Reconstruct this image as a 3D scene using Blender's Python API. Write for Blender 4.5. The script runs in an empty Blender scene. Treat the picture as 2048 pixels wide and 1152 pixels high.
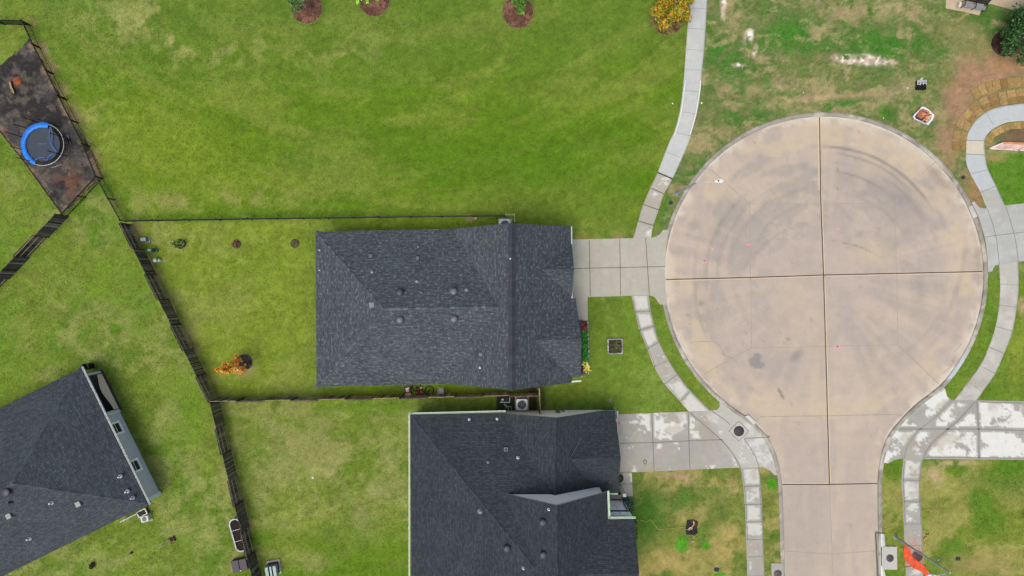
import bpy, math, random
import numpy as np
from mathutils import Vector, Matrix
from mathutils.geometry import delaunay_2d_cdt

scene = bpy.context.scene
col = scene.collection
R = math.radians
random.seed(7)

# ------------------------------------------------------------------ camera, sky, sun, exposure
CAM_H = 58.0          # drone height, metres
PPM = 23.0            # photo pixels per metre on the ground
cam_d = bpy.data.cameras.new('camera')
cam = bpy.data.objects.new('camera', cam_d)
cam.location = (0, 0, CAM_H)
cam.rotation_euler = (0, 0, 0)
cam_d.sensor_width = 36
cam_d.lens = 36 * CAM_H / (2048 / PPM)
cam_d.clip_end = 2000
col.objects.link(cam)
scene.camera = cam

SUN_EL, SUN_AZ = 68, 215      # degrees; azimuth clockwise from +Y: from the lower left of the picture
world = bpy.data.worlds.new('World')
scene.world = world
world.use_nodes = True
nt = world.node_tree
sky = nt.nodes.new('ShaderNodeTexSky')
sky.sky_type = 'NISHITA'
sky.sun_disc = False
sky.sun_elevation = R(SUN_EL)
sky.sun_rotation = R(SUN_AZ)
sky.air_density = 1.0
sky.dust_density = 7.0
sky.ozone_density = 1.0
bg = nt.nodes['Background']
bg.inputs['Strength'].default_value = 0.15
nt.links.new(sky.outputs['Color'], bg.inputs['Color'])
sun_d = bpy.data.lights.new('sun', 'SUN')
sun_d.energy = 1.05
sun_d.angle = R(36)
sun_d.color = (1.0, 0.96, 0.86)
sun = bpy.data.objects.new('sun', sun_d)
sv = Vector((math.sin(R(SUN_AZ)) * math.cos(R(SUN_EL)), math.cos(R(SUN_AZ)) * math.cos(R(SUN_EL)), math.sin(R(SUN_EL))))
sun.rotation_euler = sv.to_track_quat('Z', 'Y').to_euler()
sun.location = (0, 0, 90)
col.objects.link(sun)
vs = scene.view_settings
vs.view_transform = 'Standard'
vs.look = 'None'
vs.gamma = 1
vs.exposure = 0.54

# ------------------------------------------------------------------ coordinates
def P(px, py, z=0.0):
    k = (1 - z / CAM_H) / PPM
    return Vector(((px - 1024) * k, -(py - 576) * k, z))
def P2(px, py, z=0.0):
    v = P(px, py, z); return (v.x, v.y)

# ------------------------------------------------------------------ colours: c() takes the sRGB a surface shows in flat daylight
K = np.array((0.575, 0.60, 0.595))
def lin(v):
    v = np.asarray(v, float) / 255.0
    return np.where(v <= 0.04045, v / 12.92, ((v + 0.055) / 1.055) ** 2.4)
def c(r, g, b):
    a = lin((r, g, b)) * K
    return (float(a[0]), float(a[1]), float(a[2]))

# ------------------------------------------------------------------ numpy noise
def vnoise(x, y, seed=0):
    x = np.asarray(x, float) + seed * 17.13; y = np.asarray(y, float) - seed * 9.71
    xi = np.floor(x).astype(np.int64); yi = np.floor(y).astype(np.int64)
    fx = x - xi; fy = y - yi
    fx = fx * fx * (3 - 2 * fx); fy = fy * fy * (3 - 2 * fy)
    def h(a, b):
        n = (a * 374761393 + b * 668265263 + seed * 1442695) & 0x7fffffff
        n = ((n ^ (n >> 13)) * 1274126177) & 0x7fffffff
        return ((n ^ (n >> 16)) & 0xffff) / 65535.0
    a = h(xi, yi); b = h(xi + 1, yi); cc = h(xi, yi + 1); d = h(xi + 1, yi + 1)
    return (a * (1 - fx) + b * fx) * (1 - fy) + (cc * (1 - fx) + d * fx) * fy
def fbm(x, y, sc, oct=4, seed=0, gain=0.55):
    s = 0; a = 1; t = 0; f = 1.0 / sc
    for i in range(oct):
        s = s + a * vnoise(x * f, y * f, seed + i); t += a; a *= gain; f *= 2.03
    return s / t
def sst(v, a, b):
    t = np.clip((v - a) / (b - a), 0, 1); return t * t * (3 - 2 * t)
def mixc(base, colr, m):
    m = np.clip(m, 0, 1)[..., None]
    return base * (1 - m) + lin(colr) * m
def inpoly(X, Y, poly):
    ins = np.zeros(X.shape, bool); n = len(poly)
    for i in range(n):
        x1, y1 = poly[i]; x2, y2 = poly[(i + 1) % n]
        if y1 == y2: continue
        cnd = ((y1 > Y) != (y2 > Y)) & (X < (x2 - x1) * (Y - y1) / (y2 - y1) + x1)
        ins ^= cnd
    return ins
def dline(X, Y, pts):
    d = np.full(X.shape, 1e9)
    for (x1, y1), (x2, y2) in zip(pts[:-1], pts[1:]):
        dx, dy = x2 - x1, y2 - y1; L = dx * dx + dy * dy + 1e-9
        t = np.clip(((X - x1) * dx + (Y - y1) * dy) / L, 0, 1)
        d = np.minimum(d, np.hypot(X - x1 - t * dx, Y - y1 - t * dy))
    return d

# ------------------------------------------------------------------ materials
def bsdf(m): return m.node_tree.nodes['Principled BSDF']
def new_mat(name, rough=0.8, metal=0.0, spec=0.3):
    m = bpy.data.materials.new(name); m.use_nodes = True
    b = bsdf(m); b.inputs['Roughness'].default_value = rough; b.inputs['Metallic'].default_value = metal
    b.inputs['Specular IOR Level'].default_value = spec
    return m
def N(m, t, **kw):
    n = m.node_tree.nodes.new(t)
    for k, v in kw.items(): setattr(n, k, v)
    return n
def coords(m, kind='Object', scale=None):
    t = N(m, 'ShaderNodeTexCoord')
    if scale is None: return t.outputs[kind]
    mp = N(m, 'ShaderNodeMapping'); mp.inputs['Scale'].default_value = scale
    m.node_tree.links.new(t.outputs[kind], mp.inputs['Vector']); return mp.outputs['Vector']
def noise(m, vec, sc, det=3, rough=0.6):
    n = N(m, 'ShaderNodeTexNoise'); n.inputs['Scale'].default_value = sc
    n.inputs['Detail'].default_value = det; n.inputs['Roughness'].default_value = rough
    m.node_tree.links.new(vec, n.inputs['Vector']); return n.outputs['Fac']
def rng(m, fac, a, b, lo, hi):
    n = N(m, 'ShaderNodeMapRange'); n.inputs['From Min'].default_value = a; n.inputs['From Max'].default_value = b
    n.inputs['To Min'].default_value = lo; n.inputs['To Max'].default_value = hi
    m.node_tree.links.new(fac, n.inputs['Value']); return n.outputs['Result']
def mul(m, a, b):
    n = N(m, 'ShaderNodeVectorMath', operation='MULTIPLY')
    m.node_tree.links.new(a, n.inputs[0]); m.node_tree.links.new(b, n.inputs[1]); return n.outputs['Vector']
def bump(m, h, strength=0.3, dist=0.02):
    n = N(m, 'ShaderNodeBump'); n.inputs['Strength'].default_value = strength; n.inputs['Distance'].default_value = dist
    m.node_tree.links.new(h, n.inputs['Height']); m.node_tree.links.new(n.outputs['Normal'], bsdf(m).inputs['Normal'])

def attr_mat(name, rough=0.9, layers=((14, 0.72, 1.28), (3, 0.9, 1.1)), bmp=0.4, bd=0.03, spec=0.15, stretch=None):
    """colour from the mesh attribute 'col', broken up by fine noise"""
    m = new_mat(name, rough, 0, spec)
    a = N(m, 'ShaderNodeAttribute'); a.attribute_name = 'col'
    out = a.outputs['Color']; v = coords(m, 'Object', stretch)
    f = None
    for sc, lo, hi in layers:
        f = noise(m, v, sc, 4, 0.65)
        out = mul(m, out, rng(m, f, 0.3, 0.7, lo, hi))
    m.node_tree.links.new(out, bsdf(m).inputs['Base Color'])
    if bmp: bump(m, noise(m, v, layers[0][0], 4), bmp, bd)
    return m
_cache = {}
def M(r, g, b, rough=0.7, metal=0.0, var=0.12, sc=6.0):
    key = (r, g, b, rough, metal, var, sc)
    if key in _cache: return _cache[key]
    m = new_mat('surface_%d_%d_%d' % (r, g, b), rough, metal)
    rgb = N(m, 'ShaderNodeRGB'); rgb.outputs[0].default_value = (*c(r, g, b), 1)
    o = mul(m, rgb.outputs[0], rng(m, noise(m, coords(m), sc, 4), 0.3, 0.7, 1 - var, 1 + var))
    m.node_tree.links.new(o, bsdf(m).inputs['Base Color'])
    _cache[key] = m; return m

MAT_GROUND = attr_mat('lawn_soil', 0.95, ((9, 0.74, 1.26), (2.2, 0.9, 1.1), (40, 0.85, 1.15)), 0.5, 0.04)
MAT_BLADE = attr_mat('grass_blades', 0.8, ((3, 0.85, 1.15),), 0)
MAT_ROAD = attr_mat('road_concrete', 0.9, ((1.2, 0.955, 1.045), (7, 0.965, 1.035), (45, 0.94, 1.06)), 0.15, 0.004)
MAT_CONC = attr_mat('walk_concrete', 0.9, ((2.5, 0.95, 1.05), (9, 0.95, 1.05), (50, 0.93, 1.07)), 0.15, 0.004)
MAT_MULCH = attr_mat('mulch', 0.95, ((11, 0.55, 1.45), (3, 0.8, 1.2), (40, 0.7, 1.3)), 0.8, 0.05)
MAT_LEAF = attr_mat('leaves', 0.6, ((5, 0.8, 1.2),), 0, spec=0.3)
MAT_WOOD = attr_mat('weathered_wood', 0.9, ((2.0, 0.7, 1.3), (14, 0.75, 1.25)), 0.3, 0.01)
MAT_SOD = attr_mat('straw_sod', 0.95, ((16, 0.6, 1.4), (4, 0.85, 1.15)), 0.8, 0.03)
MAT_CAP = attr_mat('ridge_shingles', 0.9, ((8, 0.85, 1.15),), 0.2, 0.01)

def shingle_mat(name, dark, light, speck, course=0.14, tab=0.30):
    m = new_mat(name, 0.9, 0, 0.2)
    L = m.node_tree.links
    uv = N(m, 'ShaderNodeUVMap'); uv.uv_map = 'UVMap'
    # slight waviness of the courses
    nz = N(m, 'ShaderNodeTexNoise'); nz.inputs['Scale'].default_value = 0.6; L.new(uv.outputs['UV'], nz.inputs['Vector'])
    vm = N(m, 'ShaderNodeVectorMath', operation='MULTIPLY_ADD')
    L.new(nz.outputs['Color'], vm.inputs[0]); vm.inputs[1].default_value = (0.12, 0.05, 0); L.new(uv.outputs['UV'], vm.inputs[2])
    br = N(m, 'ShaderNodeTexBrick'); L.new(vm.outputs['Vector'], br.inputs['Vector'])
    br.inputs['Scale'].default_value = 1.0; br.inputs['Brick Width'].default_value = tab; br.inputs['Row Height'].default_value = course
    br.inputs['Mortar Size'].default_value = 0.013; br.inputs['Mortar Smooth'].default_value = 0.4; br.inputs['Bias'].default_value = -0.1
    br.offset = 0.37
    br.inputs['Color1'].default_value = (*c(*dark), 1); br.inputs['Color2'].default_value = (*c(*light), 1)
    br.inputs['Mortar'].default_value = (*c(dark[0] * .62, dark[1] * .62, dark[2] * .62), 1)
    out = br.outputs['Color']
    st = N(m, 'ShaderNodeMapping'); st.inputs['Scale'].default_value = (3.4, 5.2, 1); L.new(uv.outputs['UV'], st.inputs['Vector'])
    f = noise(m, st.outputs['Vector'], 1.0, 3, 0.6)
    sp = rng(m, f, 0.54, 0.68, 0.0, speck)
    mx = N(m, 'ShaderNodeMix', data_type='RGBA'); L.new(sp, mx.inputs['Factor']); L.new(out, mx.inputs['A'])
    mx.inputs['B'].default_value = (*c(min(255, light[0] * 1.38), min(255, light[1] * 1.36), min(255, light[2] * 1.32)), 1)
    out = mx.outputs['Result']
    big = noise(m, uv.outputs['UV'], 0.35, 4, 0.6)
    out = mul(m, out, rng(m, big, 0.3, 0.7, 0.88, 1.12))
    fine = noise(m, uv.outputs['UV'], 18, 2, 0.6)
    out = mul(m, out, rng(m, fine, 0.3, 0.7, 0.86, 1.14))
    L.new(out, bsdf(m).inputs['Base Color'])
    bump(m, br.outputs['Fac'], 0.25, -0.01)
    return m
ROOF_A = shingle_mat('shingles_charcoal_blue', (66, 73, 81), (88, 96, 104), 0.66)
ROOF_B = shingle_mat('shingles_dark_slate', (48, 55, 62), (65, 72, 80), 0.36)
ROOF_C = shingle_mat('shingles_blue_grey', (61, 69, 77), (81, 89, 97), 0.36)

# ------------------------------------------------------------------ object helpers
def tag(o, label=None, cat=None, group=None, kind=None):
    if label: o['label'] = label
    if cat: o['category'] = cat
    if group: o['group'] = group
    if kind: o['kind'] = kind
    return o
def thing(name, loc, label, cat, rz=0, group=None):
    o = bpy.data.objects.new(name, None); o.empty_display_size = 0.3
    o.location = loc; o.rotation_euler = (0, 0, rz); col.objects.link(o)
    return tag(o, label, cat, group)

class MB:
    """collects shapes; build() links them as ONE mesh object"""
    def __init__(s): s.v = []; s.f = []; s.mi = []; s.c = []; s.sm = []; s.uv = {}
    def add(s, verts, faces, mi=0, cl=(1, 1, 1), smooth=False):
        o = len(s.v); s.v.extend([tuple(p) for p in verts])
        for f in faces:
            s.f.append([o + i for i in f]); s.mi.append(mi); s.c.append(cl); s.sm.append(smooth)
    def box(s, cx, cy, z0, sx, sy, sz, rz=0, mi=0, cl=(1, 1, 1), bev=0.0, taper=1.0):
        hx, hy = sx / 2, sy / 2; ca, sa = math.cos(rz), math.sin(rz)
        def ring(hx, hy, z, b):
            if b > 0:
                pts = [(-hx + b, -hy), (hx - b, -hy), (hx, -hy + b), (hx, hy - b), (hx - b, hy), (-hx + b, hy), (-hx, hy - b), (-hx, -hy + b)]
            else: pts = [(-hx, -hy), (hx, -hy), (hx, hy), (-hx, hy)]
            return [(cx + x * ca - y * sa, cy + x * sa + y * ca, z) for x, y in pts]
        if bev > 0:
            rings = [ring(hx, hy, z0, bev), ring(hx * taper, hy * taper, z0 + sz - bev, bev), ring(hx * taper - bev * .6, hy * taper - bev * .6, z0 + sz, bev * .7)]
        else: rings = [ring(hx, hy, z0, 0), ring(hx * taper, hy * taper, z0 + sz, 0)]
        n = len(rings[0]); vv = [p for r_ in rings for p in r_]; ff = [list(range(n))[::-1], [n * (len(rings) - 1) + i for i in range(n)]]
        for k in range(len(rings) - 1):
            for i in range(n):
                j = (i + 1) % n; ff.append([k * n + i, k * n + j, (k + 1) * n + j, (k + 1) * n + i])
        s.add(vv, ff, mi, cl)
    def tube(s, a, b, r0, r1=None, n=8, mi=0, cl=(1, 1, 1), cap=True):
        a = Vector(a); b = Vector(b); r1 = r0 if r1 is None else r1
        d = (b - a); 
        if d.length < 1e-6: return
        d.normalize(); u = d.orthogonal().normalized(); w = d.cross(u)
        vv = []
        for p, r in ((a, r0), (b, r1)):
            for i in range(n):
                t = 2 * math.pi * i / n; vv.append(p + (u * math.cos(t) + w * math.sin(t)) * r)
        ff = [[i, (i + 1) % n, n + (i + 1) % n, n + i] for i in range(n)]
        s.add(vv, ff, mi, cl, True)
        if cap: s.add(vv, [list(range(n))[::-1], [n + i for i in range(n)]], mi, cl)
    def path(s, pts, r, n=6, mi=0, cl=(1, 1, 1)):
        for a, b in zip(pts[:-1], pts[1:]): s.tube(a, b, r, r, n, mi, cl)
    def lathe(s, prof, cx=0, cy=0, n=24, mi=0, cl=(1, 1, 1), sx=1.0, sy=1.0, rz=0, smooth=True, closed=False):
        vv = []; ca, sa = math.cos(rz), math.sin(rz)
        for r, z in prof:
            for i in range(n):
                t = 2 * math.pi * i / n; x = r * math.cos(t) * sx; y = r * math.sin(t) * sy
                vv.append((cx + x * ca - y * sa, cy + x * sa + y * ca, z))
        ff = []
        for k in range(len(prof) - 1):
            for i in range(n):
                j = (i + 1) % n; ff.append([k * n + i, k * n + j, (k + 1) * n + j, (k + 1) * n + i])
        s.add(vv, ff, mi, cl, smooth)
        if not closed:
            s.add(vv[-n:], [list(range(n))], mi, cl); s.add(vv[:n], [list(range(n))[::-1]], mi, cl)
    def prism(s, pts, z0, z1, mi=0, cl=(1, 1, 1), mside=None):
        n = len(pts)
        a = sum(pts[i][0] * pts[(i + 1) % n][1] - pts[(i + 1) % n][0] * pts[i][1] for i in range(n))
        if a < 0: pts = pts[::-1]
        vv = [(x, y, z0) for x, y in pts] + [(x, y, z1) for x, y in pts]
        s.add(vv, [[n + i for i in range(n)], list(range(n))[::-1]], mi, cl)
        s.add(vv, [[i, (i + 1) % n, n + (i + 1) % n, n + i] for i in range(n)], mi if mside is None else mside, cl)
    def build(s, name, mats, parent=None, loc=None):
        me = bpy.data.meshes.new(name); me.from_pydata(s.v, [], s.f)
        if not isinstance(mats, (list, tuple)): mats = [mats]
        for m in mats: me.materials.append(m)
        me.polygons.foreach_set('material_index', s.mi)
        me.polygons.foreach_set('use_smooth', s.sm)
        ca = me.color_attributes.new('col', 'FLOAT_COLOR', 'CORNER')
        cl = np.repeat(np.array([(*x[:3], 1) for x in s.c], dtype=np.float32), [len(f) for f in s.f], axis=0)
        ca.data.foreach_set('color', cl.ravel())
        me.update()
        o = bpy.data.objects.new(name, me)
        if loc is not None: o.location = loc
        col.objects.link(o)
        if parent is not None: o.parent = parent
        return o

def mesh_np(name, verts, faces, colr, mat, uv=None):
    """verts (n,3), faces (m,k) with constant k, colr (n,3) linear albedo"""
    me = bpy.data.meshes.new(name); nf, k = faces.shape
    me.vertices.add(len(verts)); me.vertices.foreach_set('co', np.ascontiguousarray(verts, np.float32).ravel())
    me.loops.add(nf * k); me.loops.foreach_set('vertex_index', np.ascontiguousarray(faces, np.int32).ravel())
    me.polygons.add(nf); me.polygons.foreach_set('loop_start', np.arange(0, nf * k, k, dtype=np.int32))
    me.polygons.foreach_set('loop_total', np.full(nf, k, np.int32))
    me.update(calc_edges=True)
    ca = me.color_attributes.new('col', 'FLOAT_COLOR', 'POINT')
    a = np.ones((len(verts), 4), np.float32); a[:, :3] = colr
    ca.data.foreach_set('color', a.ravel())
    me.materials.append(mat); me.validate()
    o = bpy.data.objects.new(name, me); col.objects.link(o)
    return o

def resample(pts, step, closed=False):
    out = []; pts = list(pts); seg = list(zip(pts, pts[1:] + ([pts[0]] if closed else [])))
    if not closed: seg = list(zip(pts[:-1], pts[1:]))
    for (x1, y1), (x2, y2) in seg:
        n = max(1, int(math.hypot(x2 - x1, y2 - y1) / step))
        for i in range(n): out.append((x1 + (x2 - x1) * i / n, y1 + (y2 - y1) * i / n))
    if not closed: out.append(pts[-1])
    return out
def smooth_line(pts, n=6):
    """Catmull-Rom through photo points"""
    p = [pts[0]] + list(pts) + [pts[-1]]; out = []
    for i in range(1, len(p) - 2):
        for k in range(n):
            t = k / n
            q = [0.5 * ((2 * p[i][j]) + (-p[i - 1][j] + p[i + 1][j]) * t + (2 * p[i - 1][j] - 5 * p[i][j] + 4 * p[i + 1][j] - p[i + 2][j]) * t * t + (-p[i - 1][j] + 3 * p[i][j] - 3 * p[i + 1][j] + p[i + 2][j]) * t ** 3) for j in (0, 1)]
            out.append(tuple(q))
    out.append(pts[-1]); return out

HARD = []      # polygons (photo pixels) where no grass grows
def sheet(name, poly_px, z, colfn, mat, step=0.15, thick=0.14, hard=True, parent=None, wob=0.0):
    """flat slab filling a polygon given by its ground points; colfn(px,py)->sRGB-linear colour"""
    if wob:
        q = resample(poly_px, step * PPM, True)
        q = [(x + wob * (vnoise(x * .15, y * .15, 3) - .5) * 2, y + wob * (vnoise(x * .15, y * .15, 5) - .5) * 2) for x, y in q]
        poly_px = q
    if hard: HARD.append(poly_px)
    wp = [P2(x, y) for x, y in poly_px]
    b = resample(wp, step, True); nb = len(b)
    xs = [p[0] for p in wp]; ys = [p[1] for p in wp]
    gx, gy = np.meshgrid(np.arange(min(xs) + step / 2, max(xs), step), np.arange(min(ys) + step / 2, max(ys), step))
    gx = gx.ravel(); gy = gy.ravel()
    ins = inpoly(gx, gy, wp); gx = gx[ins]; gy = gy[ins]
    keep = np.ones(len(gx), bool)
    ba = np.array(b)
    for i in range(0, len(gx), 4000):
        d = np.min((gx[i:i + 4000, None] - ba[None, :, 0]) ** 2 + (gy[i:i + 4000, None] - ba[None, :, 1]) ** 2, axis=1)
        keep[i:i + 4000] = d > (step * 0.45) ** 2
    gx = gx[keep]; gy = gy[keep]
    pts = [Vector(p) for p in b] + [Vector((x, y)) for x, y in zip(gx, gy)]
    r = delaunay_2d_cdt(pts, [(i, (i + 1) % nb) for i in range(nb)], [], 1, 1e-5)
    V = np.array([(p.x, p.y) for p in r[0]]); F = np.array([f for f in r[2] if len(f) == 3])
    # orient up
    a, b2, c2 = V[F[:, 0]], V[F[:, 1]], V[F[:, 2]]
    cr = (b2[:, 0] - a[:, 0]) * (c2[:, 1] - a[:, 1]) - (b2[:, 1] - a[:, 1]) * (c2[:, 0] - a[:, 0])
    F[cr < 0] = F[cr < 0][:, ::-1]
    # skirt
    n0 = len(V); nbv = len(b); B = np.array(b)
    sk = np.concatenate([np.c_[B, np.full(nbv, z)], np.c_[B, np.full(nbv, z - thick)]])
    i = np.arange(nbv); j = (i + 1) % nbv
    sf = np.concatenate([np.c_[n0 + i, n0 + j, n0 + nbv + j], np.c_[n0 + i, n0 + nbv + j, n0 + nbv + i]])
    V3 = np.concatenate([np.c_[V, np.full(n0, z)], sk]); F3 = np.concatenate([F, sf])
    px = V3[:, 0] * PPM + 1024; py = -V3[:, 1] * PPM + 576
    o = mesh_np(name, V3, F3, colfn(px, py) * K, mat)
    if parent is not None: o.parent = parent
    return o
def lines_obj(name, segs, z, mat, parent=None):
    """thin flat strips: list of (points, width_px)"""
    mb = MB()
    for pts, w in segs:
        wp = [Vector(P2(*p)) for p in pts]; w = w / PPM / 2
        L = []; Rr = []
        for i, p in enumerate(wp):
            d = (wp[min(i + 1, len(wp) - 1)] - wp[max(i - 1, 0)]).normalized(); nn = Vector((-d.y, d.x)) * w
            L.append(p + nn); Rr.append(p - nn)
        vv = [(p.x, p.y, z) for p in L] + [(p.x, p.y, z) for p in Rr]; n = len(wp)
        mb.add(vv, [[i + n, i + 1 + n, i + 1, i] for i in range(n - 1)])
    return mb.build(name, mat, parent)
JOINT = M(112, 108, 98, 0.95, 0, 0.15, 3)
JOINT_D = M(62, 58, 54, 0.95, 0, 0.25, 2)
JOINT_F = M(168, 157, 144, 0.95, 0, 0.1, 3)
EDGE_L = M(222, 212, 196, 0.95, 0, 0.1, 3)

# ================================================================== GROUND
def blob(px, py, cx, cy, rx, ry, rot=0, soft=0.5):
    ca, sa = math.cos(R(rot)), math.sin(R(rot))
    u = ((px - cx) * ca + (py - cy) * sa) / rx; v = (-(px - cx) * sa + (py - cy) * ca) / ry
    return sst(1 - np.sqrt(u * u + v * v), -soft * 0.2, soft)

def ground_col(px, py):
    x = px / PPM; y = py / PPM
    wx = x + 2.2 * (fbm(x, y, 3, 3, 11) - .5); wy = y + 2.2 * (fbm(x, y, 3, 3, 12) - .5)
    hf = fbm(x, y, .55, 4, 91, .8) - .5; hs = fbm(wx * .6, wy * 1.3, .9, 4, 93, .75) - .5
    def msk(n, a, b): return sst(n + .22 * hf + .16 * hs, a - .03, b + .03)
    n1 = fbm(wx, wy, 9, 4, 1); n2 = fbm(wx, wy, 3.2, 4, 2); n3 = fbm(wx, wy, 1.1, 3, 3)
    st = fbm(wx * 0.35, wy * 1.5, 2.6, 4, 4)        # mowing streaks along x
    fine = fbm(x, y, 0.28, 2, 21)
    base = np.zeros(px.shape + (3,)) + lin((106, 128, 44))
    base = mixc(base, (122, 138, 54), msk(n1, .4, .62) * .9)
    base = mixc(base, (84, 122, 28), msk(n2, .5, .68) * .8)
    base = mixc(base, (134, 142, 76), msk(n3 * .5 + n2 * .5, .53, .66) * .55)
    # ---- north field
    field = sst(445 - py, -6, 12) * sst(1376 - px, -10, 10) * sst(px - (60 + (py) * .42), -30, 20)
    f = np.zeros_like(base) + lin((97, 127, 28))
    rad = np.hypot(px - 760, (py + 620) * 1.0); tha = np.arctan2(py + 620, px - 760)
    arc = fbm(rad / 13.0 + .8 * hs, tha * 7, 1.0, 4, 97, .6); arc2 = fbm(rad / 38.0, tha * 4, 1.0, 3, 98, .6)
    f = mixc(f, (88, 119, 22), msk(arc, .47, .58) * .9); f = mixc(f, (122, 138, 52), sst(.62 * arc2 + .38 * arc + .2 * hf, .49, .6) * .75)
    f = mixc(f, (86, 120, 20), msk(st, .5, .64) * .5)
    f = mixc(f, (122, 136, 58), msk(fbm(wx * .4, wy * 1.4, 3.4, 4, 6), .5, .66) * .35)
    f = mixc(f, (100, 124, 52), sst(230 - py, 0, 200) * .45)
    f = mixc(f, (84, 122, 16), blob(px, py, 1080, 330, 330, 110, 0, 1) * .65)
    f = mixc(f, (124, 144, 40), blob(px, py, 330, 300, 260, 120, 20, 1) * .6)
    f = mixc(f, (150, 152, 88), msk(n3 * .45 + n2 * .55, .5, .64) * (blob(px, py, 330, 60, 220, 95, 10, 1) + blob(px, py, 660, 100, 220, 90, 0, 1) * .4 + blob(px, py, 170, 240, 90, 130, 0, 1) * .5))
    f = mixc(f, (142, 142, 78), msk(n3, .42, .65) * blob(px, py, 380, 400, 330, 28, -3, 1) * .7)
    base = base * (1 - field[..., None]) + f * field[..., None]
    # ---- yard behind the middle house
    m = sst(px - 250 - (py - 440) * .5, 0, 10) * sst(py - 440, 0, 8) * sst(800 - py, 0, 6) * sst(645 - px, 0, 60)
    base = mixc(base, (124, 142, 40), m * .55)
    base = mixc(base, (142, 148, 72), m * msk(n2, .5, .62) * .45)
    base = mixc(base, (108, 131, 32), (sst(py - 435, 0, 8) * sst(800 - py, 0, 4) * sst(px - 640, 0, 60) * sst(1085 - px, 0, 6)) * .8)
    # ---- far left yards: mottled
    m = np.clip(sst(py - 440, -120, 40) * sst(330 + (py - 440) * .3 - px, -30, 40), 0, 1)
    base = mixc(base, (140, 146, 80), m * msk(n3 * .5 + n2 * .5, .44, .66) * .6)
    base = mixc(base, (90, 128, 22), m * msk(n1, .52, .66) * .6)
    # ---- yard between fence and left side of lower house
    m = sst(py - 800, 0, 10) * sst(px - 440, -10, 20) * sst(822 - px, -5, 5)
    base = mixc(base, (144, 144, 84), m * msk(n3 * .4 + n2 * .6, .40, .60) * (.35 + .5 * blob(px, py, 680, 950, 180, 130, 0, 1) + .3 * blob(px, py, 570, 850, 130, 60, 0, 1)))
    base = mixc(base, (88, 122, 14), m * msk(st, .5, .62) * sst(py - 1000, 0, 120) * .8)
    base = mixc(base, (84, 122, 20), m * blob(px, py, 900, 810, 300, 26, 0, 1) * .8)
    # ---- middle front lawn
    m = sst(px - 1085, 0, 10) * sst(1420 - px, -5, 15) * sst(py - 590, 0, 6) * sst(828 - py, 0, 6)
    base = mixc(base, (102, 130, 42), m * .85)
    base = mixc(base, (122, 144, 62), m * msk(n2, .5, .66) * .6)
    base = mixc(base, (124, 136, 48), m * msk(fbm(wx, wy, 2, 3, 31), .5, .62) * sst(py - 700, 0, 80) * .6)
    # ---- rough ground, upper right (construction lot)
    m = sst(px - 1372 + np.clip(py - 200, 0, 300) * .25, 0, 12) * sst(560 - py, 0, 20)
    g = np.zeros_like(base) + lin((112, 124, 68))
    ng = fbm(wx * .7, wy * 1.3, 2.2, 6, 7, .75)
    g = mixc(g, (150, 134, 106), sst(fbm(x, y, .7, 4, 96, .8), .5, .64) * .7)
    g = mixc(g, (66, 116, 40), msk(ng, .42, .60) * .85)
    g = mixc(g, (96, 120, 60), sst(fbm(x, y, 1.1, 5, 99, .75), .4, .6) * .5)
    g = mixc(g, (58, 118, 32), (blob(px, py, 1590, 75, 150, 40, 0, 1) + blob(px, py, 1790, 95, 140, 45, -5, 1) + blob(px, py, 1440, 105, 55, 38, 0, 1) + blob(px, py, 1725, 12, 95, 22, 0, 1) * .9 + blob(px, py, 1730, 222, 130, 22, 8, 1) + blob(px, py, 1400, 370, 30, 80, 10, 1)) * sst(fbm(wx, wy, 1.2, 5, 8, .7) + .3 * hf, .24, .50) * .95)
    g = mixc(g, (158, 144, 106), msk(fbm(wx * .6, wy * 1.4, 1.6, 6, 9, .78), .50, .66) * .8)
    g = mixc(g, (168, 148, 112), (blob(px, py, 1720, 20, 130, 24, 5, 1) + blob(px, py, 1480, 180, 90, 22, 0, 1) + blob(px, py, 1580, 205, 90, 16, -8, 1) + blob(px, py, 1700, 190, 170, 12, -4, 1) + blob(px, py, 1470, 30, 50, 26, 60, 1)) * sst(fbm(wx, wy, .9, 5, 10, .7), .34, .6) * .8)
    g = mixc(g, (160, 128, 100), (blob(px, py, 1950, 165, 75, 90, 30, 1) * 1.2 + blob(px, py, 1905, 260, 40, 110, 10, 1) + blob(px, py, 2010, 130, 70, 35, 0, 1)) * (.55 + .6 * msk(fbm(wx, wy, 1.6, 3, 13), .3, .6)))
    g = mixc(g, (182, 138, 104), blob(px, py, 2010, 128, 60, 22, 8, 1) * .8)
    g = mixc(g, (148, 138, 92), blob(px, py, 1930, 80, 90, 40, 25, 1) * .6)
    for bx, by, rx, ry, ro in ((1690, 118, 26, 9, 5), (1735, 120, 40, 11, 3), (1775, 124, 22, 6, 0), (1497, 72, 10, 17, 20), (1510, 100, 5, 12, 10), (1446, 15, 7, 25, 0), (1476, 130, 12, 5, 10)):
        w = blob(px, py, bx, by, rx * 1.25, ry * 1.25, ro, .8)
        g = mixc(g, (206, 182, 166), w * msk(fbm(x, y, .5, 3, 14), .3, .55) * .95)
        g = mixc(g, (246, 240, 234), w * msk(fbm(x, y, .3, 2, 15), .58, .66))
    g = mixc(g, (150, 118, 84), msk(ng, .2, .5) * blob(px, py, 1950, 400, 40, 90, 0, 1) * .9)
    g = mixc(g, (150, 110, 76), sst(9 - np.abs(px - 1312 + (py - 400) * .42), 0, 6) * msk(fbm(x, y, 1.0, 3, 41), .45, .6) * sst(py - 180, 0, 40) * .7)
    base = base * (1 - m[..., None]) + g * m[..., None]
    # ---- lower right yards
    m = sst(px - 1240, 0, 6) * sst(py - 930, 0, 8) * sst(1570 - px, 0, 6)
    g = np.zeros_like(base) + lin((120, 130, 60))
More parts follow.
